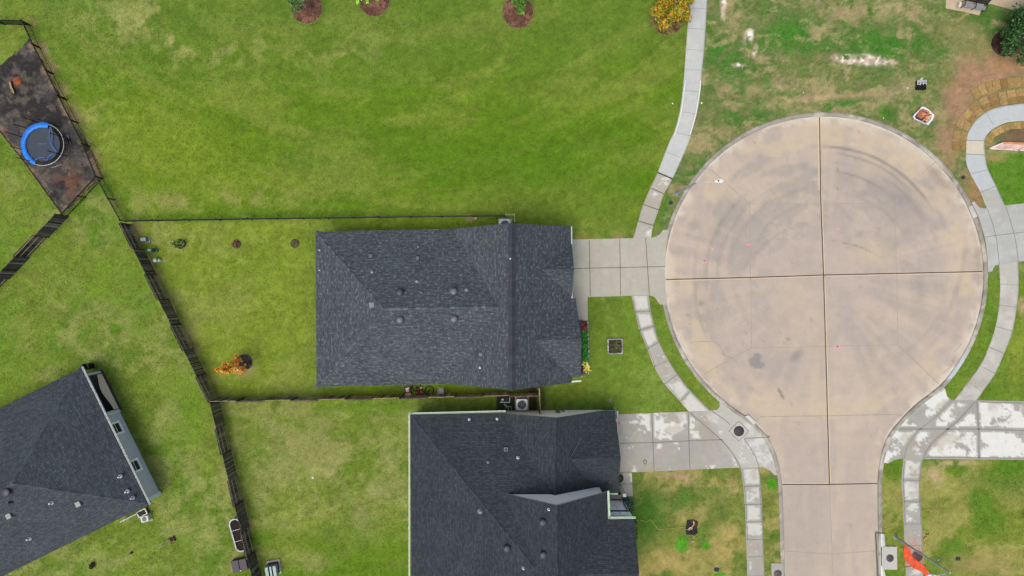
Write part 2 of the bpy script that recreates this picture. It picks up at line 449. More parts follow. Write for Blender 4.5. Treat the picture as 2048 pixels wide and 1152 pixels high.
    g = mixc(g, (162, 148, 92), msk(fbm(wx, wy, 2.0, 5, 16, .7), .46, .62) * .8)
    g = mixc(g, (84, 118, 40), msk(fbm(wx, wy, 1.8, 5, 17, .7), .48, .62) * .8)
    g = mixc(g, (72, 112, 36), (blob(px, py, 1290, 1030, 60, 90, 0, 1) * 1.3 + blob(px, py, 1430, 1040, 34, 70, 10, 1) + blob(px, py, 1350, 1000, 60, 30, 0, 1) * .6) * .8)
    g = mixc(g, (170, 150, 92), (blob(px, py, 1350, 1128, 120, 50, -10, 1) + blob(px, py, 1455, 1085, 50, 70, 0, 1)) * msk(n3, .3, .5) * .8)
    g = mixc(g, (176, 146, 120), blob(px, py, 1355, 958, 50, 18, 0, 1) * msk(fbm(x, y, .6, 3, 18), .4, .6))
    g = mixc(g, (66, 150, 20), sst(blob(px, py, 1363, 1090, 16, 18, 0, .5) + blob(px, py, 1412, 1092, 13, 7, 20, .5) + blob(px, py, 1544, 968, 12, 12, 0, .5) * 1.1 + blob(px, py, 1440, 1152, 16, 10, 0, .5), .2, .7) * .8)
    base = base * (1 - m[..., None]) + g * m[..., None]
    m = sst(px - 1700, 0, 6) * sst(py - 915, 0, 6)
    g = np.zeros_like(base) + lin((120, 134, 50))
    g = mixc(g, (150, 146, 82), msk(fbm(wx, wy, 2.6, 4, 26), .46, .6) * .75)
    g = mixc(g, (84, 122, 30), msk(fbm(wx, wy, 2.8, 4, 27), .52, .62) * .8)
    g = mixc(g, (76, 118, 26), (blob(px, py, 2010, 960, 90, 55, 0, 1) + blob(px, py, 1790, 935, 26, 40, 0, 1)) * .75)
    g = mixc(g, (156, 142, 88), blob(px, py, 1960, 1130, 100, 35, 0, 1) * .8)
    g = mixc(g, (178, 156, 122), (blob(px, py, 1870, 950, 30, 30, 0, 1) + blob(px, py, 1910, 925, 60, 8, 0, 1)) * msk(fbm(x, y, .6, 3, 19), .35, .6))
    base = base * (1 - m[..., None]) + g * m[..., None]
    m = sst(px - 1880, 0, 8) * sst(py - 530, 0, 6) * sst(806 - py, 0, 4)
    base = mixc(base, (92, 128, 30), m * .6)
    base = mixc(base, (134, 146, 54), m * blob(px, py, 2035, 700, 30, 90, 10, 1) * .8)
    base = mixc(base, (176, 152, 116), m * blob(px, py, 2044, 612, 12, 24, 0, 1))
    m = sst(px - 1965, 0, 8) * sst(py - 303, 0, 6) * sst(418 - py, 0, 4)
    base = mixc(base, (84, 132, 26), m * .9)
    base = mixc(base, (160, 140, 92), m * blob(px, py, 1985, 315, 40, 14, 0, 1) * .9)
    m = blob(px, py, 2055, 275, 75, 24, 0, .5)
    base = mixc(base, (118, 98, 76), m)
    # worn soil: along fences, under eaves, between the two houses, round tree rings
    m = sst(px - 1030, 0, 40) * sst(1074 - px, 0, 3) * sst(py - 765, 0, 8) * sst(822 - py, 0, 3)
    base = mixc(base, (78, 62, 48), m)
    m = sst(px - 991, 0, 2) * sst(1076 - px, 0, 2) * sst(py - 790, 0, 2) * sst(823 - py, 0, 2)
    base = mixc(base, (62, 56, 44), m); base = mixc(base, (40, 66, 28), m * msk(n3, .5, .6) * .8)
    m = blob(px, py, 1086, 800, 6, 30, 0, .5); base = mixc(base, (96, 92, 60), m * .7)
    dl = dline(px, py, [(262, 455), (436, 797), (440, 860), (520, 1152)])
    base = mixc(base, (146, 132, 88), sst(16 - dl, 0, 8) * msk(fbm(x, y, 1.2, 3, 51), .45, .6) * .7)
    dl = dline(px, py, [(62, 50), (205, 355)])
    base = mixc(base, (150, 132, 98), sst(20 - dl, 0, 14) * msk(fbm(x, y, 1.5, 3, 52), .42, .6) * .75)
    for bx, by, r_ in ((330, 522, 8), (940, 437, 12), (272, 460, 24), (490, 735, 30), (1850, 1072, 10), (1940, 445, 26), (470, 1130, 20), (1300, 520, 0)):
        if r_: base = mixc(base, (160, 142, 100), blob(px, py, bx, by, r_, r_, 0, 1) * .7)
    dl = np.abs(dline(px, py, [(1144, 476), (1270, 473)])); base = mixc(base, (140, 122, 76), sst(5 - dl, 0, 4) * msk(fbm(x, y, .8, 3, 53), .4, .55) * .9)
    # single-spot flecks
    base = base * (0.86 + 0.28 * fine[..., None]) * (1 + .5 * hf[..., None]) * (1 + .35 * hs[..., None])
    return base

# ---- road outline (photo pixels, gutter line)
RCX, RCY, RR = 1648.5, 552.0, 319.5
a0 = math.atan2(796 - RCY, 1440 - RCX); a1 = math.atan2(770 - RCY, 1881 - RCX)
circ = []
start = math.pi - (math.pi - (a0 if a0 > 0 else a0 + 2 * math.pi))
s_ang = a0 if a0 > 0 else a0 + 2 * math.pi      # about 130 degrees (photo y down)
e_ang = a1 + 2 * math.pi
for i in range(121):
    t = s_ang + (e_ang - s_ang) * i / 120
    circ.append((RCX + RR * math.cos(t), RCY + RR * math.sin(t)))
left_leg = smooth_line([circ[0], (1462, 812), (1486, 829), (1510, 847), (1530, 868), (1545, 892), (1556, 922), (1562, 950), (1565, 975)], 4)[1:]
right_leg = smooth_line([circ[-1], (1860, 788), (1835, 807), (1808, 833), (1782, 864), (1769, 890), (1761, 920), (1757, 950), (1756, 970)], 4)[1:]
left_leg += [(1567, 1040), (1570, 1152), (1572, 1500), (1574, 1900)]
right_leg += [(1757, 1064), (1759, 1152), (1761, 1500), (1763, 1900)]
road_px = left_leg[::-1] + circ + right_leg
ROAD_EDGE = road_px
def road_col(px, py):
    x = px / PPM; y = py / PPM
    dx = px - RCX; dy = py - RCY; r = np.hypot(dx, dy); th = np.arctan2(dy, dx)
    n1 = fbm(x, y, 5, 4, 61); n2 = fbm(x, y, 1.6, 4, 62); n3 = fbm(x, y, .5, 3, 63)
    b = np.zeros(px.shape + (3,)) + lin((191, 176, 165))
    b = mixc(b, (198, 182, 165), sst(n1, .42, .62) * .7)
    b = mixc(b, (178, 167, 160), sst(n2, .42, .7) * .5)
    rst = fbm(th * 14 + 5, r / 300.0, 1.0, 4, 75, .65)
    b = mixc(b, (206, 190, 172), sst(RR - r, 0, 10) * sst(r, 60, 200) * sst(rst, .5, .66) * .35); b = mixc(b, (170, 160, 154), sst(RR - r, 0, 10) * sst(r, 60, 200) * sst(.5 - rst + .5, .52, .68) * .3)
    circ_m = sst(RR - r, 0, 20) 
    pol = fbm(th * 5.2 + 30, r / 17.0, 1.0, 4, 64, .6)
    pol2 = fbm(th * 3.2 + 10, r / 42.0, 1.0, 3, 65)
    up = .35 + .65 * sst(600 - py, -120, 160)
    b = mixc(b, (160, 155, 150), circ_m * sst(pol * .6 + pol2 * .4, .47, .60) * sst(r, 50, 130) * sst(312 - r, 0, 50) * up * .52)
    b = mixc(b, (150, 144, 140), (blob(px, py, 1800, 400, 70, 90, -30, 1) * .55 + blob(px, py, 1440, 440, 45, 80, 20, 1) * .35 + blob(px, py, 1700, 360, 60, 40, 0, 1) * .3 + blob(px, py, 1840, 600, 30, 60, 5, 1) * .3 + blob(px, py, 1420, 620, 40, 60, 0, 1) * .25))
    # warm rim
    b = mixc(b, (209, 190, 164), circ_m * sst(60 - np.abs(r - 285), 0, 50) * sst(fbm(th * 6, r / 25., 1, 3, 66), .4, .6) * .65)
    b = mixc(b, (206, 188, 160), (blob(px, py, 1745, 505, 55, 40, 0, 1) + blob(px, py, 1590, 620, 70, 90, 0, 1) * .5 + blob(px, py, 1630, 740, 30, 120, 0, 1) * .6 + blob(px, py, 1648, 300, 16, 60, 0, 1) * .8 + blob(px, py, 1570, 1130, 0.1, 0.1, 0, 1)) * .6)
    de = dline(px, py, ROAD_EDGE[::2])
    b = mixc(b, (216, 204, 186), sst(26 - de, 0, 20) * sst(fbm(x, y, 1.1, 4, 67), .44, .62) * .75)
    b = mixc(b, (226, 218, 204), sst(4.5 - de, 0, 3) * sst(fbm(x, y, 1.6, 3, 68), .42, .56) * .8)
    b = mixc(b, (158, 144, 128), blob(px, py, 1878, 355, 14, 46, -38, 1) * .7)
    b = mixc(b, (166, 150, 134), blob(px, py, 1958, 520, 12, 46, 0, 1) * .6)
    # tyre arcs: cx, cy, radius, start, end (deg, photo), width, strength
    for cx, cy, rr, t0, t1, w, s in ((1640, 560, 268, -95, -30, 5, .62), (1640, 560, 256, -88, -42, 4, .45), (1640, 560, 243, -60, -30, 3, .3), (1646, 560, 218, -88, -52, 4, .45), (1650, 700, 218, -90, -55, 3, .5), (1652, 690, 200, -88, -66, 3, .3),
                                     (1640, 560, 228, 170, 235, 6, .30), (1640, 560, 205, 175, 250, 5, .25), (1640, 560, 185, 190, 270, 5, .22), (1660, 640, 200, 200, 262, 4, .22), (1648, 552, 150, 200, 265, 4, .2), (1690, 560, 300, 150, 200, 5, .25), (1600, 480, 330, -5, 35, 8, .22), (1660, 560, 175, -80, -20, 6, .2), (1660, 500, 255, 20, 70, 5, .18)):
        ddx = px - cx; ddy = py - cy; rad = np.hypot(ddx, ddy); ang = np.degrees(np.arctan2(ddy, ddx))
        ang = np.where(ang < t0 - 5, ang + 360, ang)
        e = sst(ang, t0, t0 + 14) * sst(t1 - ang, 0, 14)
        b = mixc(b, (118, 114, 112), sst(w - np.abs(rad - rr + 4 * (pol2 - .5)), 0, w) * e * s * (.5 + .9 * n2))
    # stains
    b = mixc(b, (138, 136, 138), sst(blob(px, py, 1512, 722, 24, 20, 0, .9) * 1.2 + (n3 - .5) * 1.6, .45, .75) * .75)
    b = mixc(b, (150, 144, 140), blob(px, py, 1593, 712, 22, 11, -40, .9) * .8)
    b = mixc(b, (128, 120, 114), sst(blob(px, py, 1563, 787, 18, 5, 60, .8) + (n3 - .5), .3, .7) * .7)
    b = mixc(b, (140, 136, 138), blob(px, py, 1402, 607, 9, 8, 0, .9) * .7)
    b = mixc(b, (122, 114, 108), blob(px, py, 1578, 680, 3.5, 3.5, 0, .6))
    b = mixc(b, (150, 138, 126), blob(px, py, 1592, 1092, 20, 4, 0, .8) * .7)
    b = b * np.array((.93, .93, .935))
    # street part: cooler left lane, warm streaks along the travel direction
    stt = sst(py - 850, 0, 100)
    ls = fbm(x * 2.6, y * .35, 1.6, 4, 70)
    b = mixc(b, (180, 167, 157), stt * .6)
    b = mixc(b, (196, 180, 160), stt * sst(ls, .48, .62) * .6)
    b = mixc(b, (172, 160, 152), stt * sst(1655 - px, -10, 30) * sst(py - 965, 0, 10) * .45)
    return b
road = sheet('road', road_px, -0.10, road_col, MAT_ROAD, 0.19, 0.15)
tag(road, kind='structure')

# ---- kerb
def offset_line(pts, d):
    out = []
    for i, p in enumerate(pts):
        a = pts[max(i - 1, 0)]; b = pts[min(i + 1, len(pts) - 1)]
        dx, dy = b[0] - a[0], b[1] - a[1]; L = math.hypot(dx, dy) + 1e-9
        out.append((p[0] + dy / L * d, p[1] - dx / L * d))
    return out
kline = road_px
def kerb(name, line, w=8.0):
    line = resample(line, 6)
    secs = [(0.0, -0.14), (0.4, 0.005), (1.4, 0.028), (w - .5, 0.028), (w, 0.012), (w, -0.14)]
    V = []; C_ = []
    for off, z in secs:
        q = np.array(offset_line(line, off))
        V.append(np.c_[(q[:, 0] - 1024) / PPM, -(q[:, 1] - 576) / PPM, np.full(len(q), z)])
        n = fbm(q[:, 0] / PPM, q[:, 1] / PPM, 1.3, 4, 80); n2 = fbm(q[:, 0] / PPM, q[:, 1] / PPM, .4, 3, 81)
        cc = np.zeros((len(q), 3)) + lin((160, 154, 145))
        if off <= .5: cc = cc * 0 + lin((150, 146, 140))
        cc = mixc(cc, (196, 190, 180), sst(n, .5, .64) * .8); cc = mixc(cc, (124, 118, 110), sst(n2, .56, .68) * .6)
        nw = sst(30 - np.abs(q[:, 1] - 735), 0, 12) * sst(q[:, 0] - 1870, 0, 10)
        cc = mixc(cc, (190, 196, 202), nw)
        C_.append(cc)
    n = len(line); Vv = np.concatenate(V); Cc = np.concatenate(C_)
    F = []
    for k in range(len(secs) - 1):
        i = np.arange(n - 1); F.append(np.c_[k * n + i, k * n + i + 1, (k + 1) * n + i + 1, (k + 1) * n + i])
    o = mesh_np(name, Vv, np.concatenate(F)[:, ::-1], Cc * K, MAT_CONC)
    tag(o, kind='structure'); return o
kerb('kerb', kline)
HARD.append(offset_line(road_px, 7.5))

# ---- joints, paint marks on the road (children of the road)
RZ = -0.10 + 0.005
lines_obj('expansion_joint', [([(1640, 234), (1642, 380), (1648, 550), (1653, 720), (1657, 864), (1660, 969)], 1.7), ([(1332, 559), (1501, 555), (1648, 550), (1967, 543)], 1.7), ([(1566, 969.5), (1660, 969.5), (1756, 967.5)], 1.8)], RZ + .004, JOINT_D, road)
lines_obj('joint_edge', [([(1644, 380), (1650.4, 550), (1655.4, 720), (1659.4, 864), (1662, 967)], 1.6), ([(1332, 561.3), (1501, 557.3), (1648, 552.3), (1967, 545.3)], 1.6), ([(1566, 966.8), (1660, 967)], 1.6), ([(1637.6, 240), (1639.6, 380)], 2.4)], RZ, M(212, 188, 158, .9), road)
lines_obj('saw_cut', [([(1500, 407), (1645, 408), (1790, 405)], 1.0), ([(1500, 407), (1502, 555), (1504, 696)], 1.2), ([(1790, 405), (1795, 555), (1797, 690)], 1.0), ([(1504, 696), (1651, 693), (1797, 690)], 1.0),
                      ([(1500, 407), (1420, 337)], 1.4), ([(1790, 405), (1820, 375)], 1.4), ([(1848, 344), (1872, 324)], 1.2), ([(1797, 690), (1879, 768)], 1.5), ([(1504, 696), (1480, 708), (1406, 750)], 1.2),
                      ([(1512, 843), (1522, 834), (1656, 832), (1796, 829), (1806, 833)], 1.3), ([(1660, 971), (1667, 1152), (1675, 1900)], 1.2), ([(1570, 1103), (1666, 1109), (1757, 1102)], 1.2)], RZ + .001, M(166, 153, 142, .95, 0, .15), road)
crack = [(1378, 686), (1392, 684), (1410, 683), (1430, 684), (1440, 692), (1443, 700), (1452, 712), (1466, 716), (1476, 726)]
lines_obj('crack', [(crack, 0.9), ([(1910, 705), (1916, 698), (1925, 688)], .9), ([(1884, 748), (1895, 740), (1903, 735), (1910, 716)], .9)], RZ, M(156, 138, 122, .95), road)
PINK = M(232, 150, 178, .9, 0, .2)
lines_obj('survey_paint_mark', [([(1491, 489), (1503, 489)], 2.2)], RZ + .002, PINK, road)
lines_obj('survey_paint_mark', [([(1421, 494), (1428, 500)], 2.2)], RZ + .002, PINK, road)
lines_obj('survey_paint_mark', [([(1406, 518), (1414, 525)], 2.2), ([(1407, 524), (1412, 519)], 1.6)], RZ + .002, PINK, road)
lines_obj('survey_paint_mark', [([(1674, 458), (1680, 458)], 4)], RZ + .002, PINK, road)
lines_obj('survey_paint_mark', [([(1670, 693), (1681, 693)], 2.4), ([(1675, 692), (1680, 698)], 2.0)], RZ + .002, PINK, road)

# ---- concrete sheets
def joint_k(px, py, segs, w=7.0, amt=1.6):
    d = np.full(px.shape, 1e9)
    for sg in segs: d = np.minimum(d, dline(px, py, sg))
    return amt * sst(w - d, 0, w * .7)
def conc_fn(base, stain=0, white=(226, 226, 222), grey=(160, 157, 150), seed=90, stf=None, var=.4):
    def fn(px, py):
        x = px / PPM; y = py / PPM
        b = np.zeros(px.shape + (3,)) + lin(base)
        n1 = fbm(x, y, 2.2, 4, seed); n2 = fbm(x, y, .7, 4, seed + 3)
        b = mixc(b, grey, sst(n1, .5, .68) * var); b = mixc(b, tuple(min(255, v + 14) for v in base), sst(n2, .52, .68) * var)
        if stain:
            s = fbm(x + .5 * fbm(x, y, .8, 2, seed + 9), y * 1.2, 1.1, 6, seed + 5, .72)
            k = stf(px, py) if stf is not None else 1.0
            b = mixc(b, white, sst(s + (k - 1) * .16, .5 - stain * .06, .55 - stain * .06) * .8)
            b = mixc(b, (170, 160, 144), sst(fbm(x, y, 1.5, 4, seed + 7), .56, .7) * .5)
        return b
    return fn
def ribbon(name, left, right, z, colfn, nx=10, thick=0.12, step=2.5, smooth=4):
    L = resample(smooth_line(left, smooth), 1); Rr = resample(smooth_line(right, smooth), 1)
    n = max(len(L), len(Rr)); n = int(n / step)
    def at(lst, t):
        f = t * (len(lst) - 1); i = min(int(f), len(lst) - 2); k = f - i
        return (lst[i][0] * (1 - k) + lst[i + 1][0] * k, lst[i][1] * (1 - k) + lst[i + 1][1] * k)
    HARD.append(L[::6] + [L[-1]] + [Rr[-1]] + Rr[::-6])
    V = []; 
    for j in range(n + 1):
        a = at(L, j / n); b = at(Rr, j / n)
        row = [(a[0] + (b[0] - a[0]) * i / nx, a[1] + (b[1] - a[1]) * i / nx, z) for i in range(nx + 1)]
        row = [(a[0], a[1], z - thick)] + row + [(b[0], b[1], z - thick)]
        V += row
    V = np.array(V); px, py = V[:, 0].copy(), V[:, 1].copy(); w = nx + 3
    V[:, 0] = (px - 1024) / PPM; V[:, 1] = -(py - 576) / PPM
    i, j = np.meshgrid(np.arange(w - 1), np.arange(n)); i = i.ravel(); j = j.ravel()
    F = np.c_[j * w + i, j * w + i + 1, (j + 1) * w + i + 1, (j + 1) * w + i]
    a, b, c_ = V[F[:, 0]], V[F[:, 1]], V[F[:, 2]]
    mid = len(F) // 2
    nz = np.cross(b[nx // 2] - a[nx // 2], c_[nx // 2] - a[nx // 2])[2]
    if nz < 0: F = F[:, ::-1]
    o = mesh_np(name, V, F, colfn(px, py) * K, MAT_CONC); tag(o, kind='structure'); return o

Z1 = 0.022
# walk going up along the field
def walkA(px, py):
    b = conc_fn((191, 193, 191), seed=101, grey=(182, 185, 184), var=.35)(px, py)
    lo = conc_fn((176, 172, 162), 1, (222, 219, 210), (164, 160, 152), 104, lambda a, q: np.where(q > 412, .9 - np.abs(a - (1312 - (q - 430) * .35)) / 26, .0))(px, py)
    m = sst(py - 348 + (px - 1330) * -.38, -2, 2)[..., None]
    return b * (1 - m) + lo * m
WA_L = [(1382, -160), (1379, 0), (1373, 80), (1369, 140), (1365, 182), (1359, 225), (1349, 262), (1337, 288), (1315, 345), (1300, 377), (1286, 410), (1276, 443), (1267, 476)]
WA_R = [(1418, -160), (1414, 0), (1408, 100), (1404, 140), (1401, 182), (1394, 225), (1384, 262), (1376, 288), (1345, 358), (1328, 388), (1318, 419), (1307, 450), (1302, 476)]
wA = ribbon('sidewalk', WA_L, WA_R, Z1, walkA)
lines_obj('joint', [([(1378, 16), (1413, 18)], 1.1), ([(1376, 57), (1411, 59)], 1.1), ([(1372, 99), (1408, 101)], 1.1), ([(1369, 139), (1404, 141)], 1.1), ([(1366, 181), (1400, 184)], 1.1), ([(1360, 223), (1393, 228)], 1.1), ([(1348, 264), (1383, 272)], 1.1), ([(1334, 304), (1360, 315)], 1.1)], Z1 + .005, M(158, 158, 154, .9), wA)
lines_obj('wide_joint', [([(1315, 345), (1345, 358)], 2.6)], Z1 + .006, JOINT_D, wA)
lines_obj('grooved_joint', [([(1301, 376), (1328, 388)], 2.0), ([(1287, 409), (1318, 420)], 2.0), ([(1276, 442), (1307, 451)], 2.0)], Z1 + .006, JOINT, wA)
LIP = M(222, 224, 224, .8, 0, .08)
lips = MB()
for side, dx in (([(1369, 162), (1366.5, 182), (1360.5, 225), (1350, 264), (1346, 274)], 1.0), ([(1401, 162), (1399.5, 182), (1392.5, 225), (1382.5, 262), (1379, 270)], -1.0)):
    q = [P(x + dx, y, 0) for x, y in smooth_line(side, 4)]
    for a, b in zip(q[:-1], q[1:]):
        d = (b - a); d.normalize(); nn = Vector((-d.y, d.x, 0)) * .055
        lips.add([a - nn, b - nn, b + nn, a + nn, *(p + Vector((0, 0, .13)) for p in (a - nn, b - nn, b + nn, a + nn))], [[4, 5, 6, 7], [0, 1, 5, 4], [2, 3, 7, 6], [1, 2, 6, 5], [3, 0, 4, 7]])
lips.build('raised_edge', LIP, wA)

# driveway of the middle house
dA = sheet('driveway', [(1080, 480), (1144, 479), (1267, 476.3), (1302, 475.6), (1313, 473), (1321, 467), (1326, 460), (1337, 459), (1333, 490), (1329.5, 535), (1329.3, 560), (1331, 585), (1333, 609), (1320, 609), (1316, 604), (1309, 594), (1299, 590.5), (1175, 594), (1175.5, 641), (1148, 641), (1130, 600), (1080, 598)], Z1 + .012, conc_fn((178, 174, 163), 0, seed=111, grey=(172, 168, 158), var=.35), MAT_CONC, .2)
tag(dA, kind='structure')
lines_obj('joint', [([(1178.5, 480), (1180.5, 592)], 1.4), ([(1239.5, 478), (1241, 591)], 1.4), ([(1291, 476), (1298.5, 590)], 1.4), ([(1144, 537), (1330, 533)], 1.4)], Z1 + .018, M(112, 106, 92, .95), dA)
lines_obj('faint_cut', [([(1199, 480), (1200.5, 592)], .7), ([(1259, 478), (1261, 591)], .7)], Z1 + .017, M(166, 161, 150, .95), dA)

# walk curving down in front of the middle house
WB_L = [(1263, 592), (1270, 624), (1279, 660), (1295, 698), (1308, 733), (1329, 768), (1360, 803), (1376, 822), (1381, 828)]
WB_R = [(1298, 591), (1302, 622), (1309, 651), (1318, 683), (1337, 720), (1355, 748), (1381, 781), (1421, 821), (1428, 828)]
def walkB(px, py):
    jw = [[(1270, 624), (1302, 622)], [(1279, 660), (1309, 652)], [(1295, 697), (1318, 684)], [(1308, 733), (1337, 720)], [(1329, 768), (1355, 748)], [(1360, 803), (1381, 781)], WB_L, WB_R]
    return conc_fn((172, 169, 161), 1, (212, 210, 205), (158, 154, 148), 121, lambda a, q: -joint_k(a, q, jw, 6, 2.2) + np.where(q < 690, 1.6, np.where(q < 762, .6, 1.4)))(px, py)
wB = ribbon('sidewalk', WB_L, WB_R, Z1, walkB)
lines_obj('joint', [([(1270, 624), (1302, 622)], 2.4), ([(1279, 660), (1309, 652)], 2.4), ([(1295, 697), (1318, 684)], 2.6), ([(1308, 733), (1337, 720)], 1.6), ([(1329, 768), (1355, 748)], 2.2), ([(1360, 803), (1381, 781)], 2.2),
                    ([(1266, 600), (1271.5, 624), (1281, 660), (1297, 698), (1310, 733)], 1.3), ([(1295, 600), (1299.5, 622), (1306.5, 652), (1316, 684)], 1.0)], Z1 + .005, M(140, 138, 128, .9), wB)

# driveway of the lower house
dBp = [(1180, 832), (1232, 829), (1301, 826), (1376, 823), (1425, 821), (1434, 819), (1439, 813), (1439, 803), (1442, 801), (1458, 815), (1482, 833), (1505, 852), (1524, 872), (1538, 896), (1548, 924), (1554, 950), (1548, 950), (1540, 941), (1528, 935), (1516, 934), (1482, 935), (1379, 939), (1308, 943), (1263, 944), (1266, 992), (1243, 993), (1238, 946), (1180, 950)]
arcL = smooth_line([(1378, 824), (1412, 853), (1444, 882), (1466, 908), (1481, 935)])
def drvB(px, py):
    jb = [[(1303.5, 826), (1308, 943)], [(1376, 824), (1379.5, 938)], [(1240, 886.5), (1378, 881.5), (1440, 879)], arcL, [(1376, 822), (1425, 820)]]
    pale = sst(px - 1410 - (py - 850) * .6, 0, 30)
    return mixc(conc_fn((166, 163, 156), 1, (226, 226, 222), (158, 154, 146), 131, lambda a, q: -joint_k(a, q, jb, 5, 1.2) + -.1 + 1.1 * blob(a, q, 1335, 852, 130, 34, 0, 1) - .9 * blob(a, q, 1280, 915, 70, 30, 0, 1) - .35 * blob(a, q, 1410, 915, 60, 30, 0, 1) + .5 * blob(a, q, 1500, 880, 90, 70, 0, 1))(px, py), (194, 193, 188), pale * .6)
dB = sheet('driveway', dBp, Z1 + .004, drvB, MAT_CONC, .13)
tag(dB, kind='structure')
arcR = smooth_line([(1424, 822), (1452, 842), (1460, 850)]); arcR2 = smooth_line([(1488, 878), (1500, 895), (1511, 915), (1518, 934)])
lines_obj('joint', [([(1303.5, 826), (1308, 943)], 1.8), ([(1376, 824), (1379.5, 938)], 1.8), ([(1240, 886.5), (1305, 885), (1378, 881.5), (1445, 879)], 1.8), (arcL, 2.0), (arcR, 1.6), (arcR2, 1.6), ([(1488, 877), (1540, 874)], 1.6), ([(1240, 945), (1264, 944)], 1.8), ([(1243, 968), (1265, 967.5)], 1.8)], Z1 + .010, M(130, 128, 122, .9), dB)
tag(sheet('kerb_patch', [(1490, 833), (1497, 830), (1512, 845), (1507, 849)], Z1 + .02, conc_fn((205, 206, 206)), MAT_CONC, .2, .05), kind='structure')

# walk below it
WC_L = [(1481.5, 935), (1486.5, 974), (1489.5, 1009), (1491, 1044), (1492, 1079), (1493, 1114), (1494, 1152), (1496, 1400), (1498, 1700)]
WC_R = [(1517, 934), (1521.5, 971), (1524, 1009), (1525, 1043), (1526, 1079), (1527.5, 1113), (1529, 1152), (1532, 1400), (1534, 1700)]
def walkC(px, py):
    jw = [[(1481, 935), (1517, 934)], [(1486.5, 973), (1521.5, 971)], [(1489.5, 1009), (1524, 1008)], [(1491, 1044), (1525, 1043)], [(1492, 1079), (1526, 1079)], [(1493, 1114), (1527.5, 1113)], WC_L, WC_R]
    return conc_fn((166, 164, 158), 1, (208, 207, 202), (158, 155, 150), 141, lambda a, q: -joint_k(a, q, jw, 5.5, 2.2) + np.where(q < 1070, 1.7, .3))(px, py)
wC = ribbon('sidewalk', WC_L, WC_R, Z1, walkC)
lines_obj('joint', [([(1486.5, 973), (1521.5, 971)], 2.0), ([(1489.5, 1009), (1524, 1008)], 2.0), ([(1491, 1044), (1525, 1043)], 1.6), ([(1492, 1079), (1526, 1079)], 1.4), ([(1493, 1114), (1527.5, 1113)], 1.4), ([(1494, 1152), (1529, 1152)], 1.4), ([(1484, 940), (1489, 975), (1492, 1010), (1493.5, 1044), (1494.5, 1079)], 1.2), ([(1519, 975), (1521.5, 1009), (1522.8, 1043)], 1.2)], Z1 + .005, M(134, 132, 126, .9), wC)

# right driveway 1
dR1 = sheet('driveway', [(1943, 405), (1949, 403), (1953, 410), (1960, 415.5), (1973, 417), (2010, 411), (2048, 406.5), (2260, 380), (2260, 505), (2048, 522), (2036, 523), (1998, 528.5), (1990, 531), (1986, 537), (1984, 543), (1976, 544), (1975, 515), (1970, 478), (1958, 436)], Z1 + .004, conc_fn((176, 177, 175), 0, seed=151, grey=(166, 164, 160), var=.5), MAT_CONC, .2)
tag(dR1, kind='structure')
lines_obj('joint', [(smooth_line([(1974, 418), (1987, 455), (1994, 490), (1998, 529)]), 1.3), (smooth_line([(2011, 412), (2026, 462), (2032, 490), (2036, 523)]), 1.3), ([(1966, 475), (1990, 471), (2048, 464), (2150, 452)], 1.3)], Z1 + .01, M(132, 130, 126, .9), dR1)
tag(sheet('kerb_patch', [(1936, 414), (1944, 411), (1954, 433), (1946, 437)], Z1 + .02, conc_fn((206, 203, 198)), MAT_CONC, .2, .05), kind='structure')

# right walk going up and curling round to the right
WR_L = [(1973, 417), (1961, 385), (1942, 349), (1933, 328), (1932, 308), (1933, 281), (1938, 262), (1951, 242), (1971, 225), (1998, 214), (2048, 207), (2110, 206), (2220, 214)]
WR_R = [(2010, 411), (1992, 372), (1976, 339), (1972, 324), (1970, 309), (1968.5, 283), (1976, 267), (1991, 255), (2011, 246), (2030, 243), (2048, 242), (2110, 242), (2220, 250)]
def walkR(px, py):
    b = conc_fn((186, 191, 194), seed=161, grey=(180, 184, 188), var=.3)(px, py)
    b = mixc(b, (176, 176, 170), sst(py - 375, 0, 8)); 
    b = mixc(b, (206, 196, 178), ((py > 281.5) & (py < 308)).astype(float)); return b
wR = ribbon('sidewalk', WR_L, WR_R, Z1, walkR)
lines_obj('joint', [([(1933, 281), (1968.5, 282)], 1.4), ([(1932, 308), (1970, 310)], 1.4), ([(1942, 348), (1976, 339)], 1.1), ([(1961, 385), (1992, 372)], 1.1), ([(1973, 226), (1986, 250)], .8)], Z1 + .005, M(138, 140, 138, .9), wR)

# right walk down
WD_L = [(1998, 529), (2000, 560), (2000, 585), (1998, 613), (1991, 653), (1978, 693), (1961, 730), (1937, 763), (1908, 801)]
WD_R = [(2036, 523), (2037.5, 560), (2036.5, 585), (2033, 615), (2025, 662), (2008, 707), (1990, 747), (1966, 782), (1953, 801)]
wD = ribbon('sidewalk', WD_L, WD_R, Z1, conc_fn((184, 181, 174), 0, seed=171, grey=(168, 164, 158), var=.7))
lines_obj('joint', [([(1998, 610), (2033, 615)], 1.3), ([(1991, 653), (2025, 662)], 1.3), ([(1978, 694), (2008, 707)], 1.8), ([(1959, 731), (1990, 747)], 1.2), ([(1938, 763), (1962, 783)], 1.0), ([(2000, 568), (2037, 570)], 1.0)], Z1 + .005, M(146, 142, 134, .9), wD)

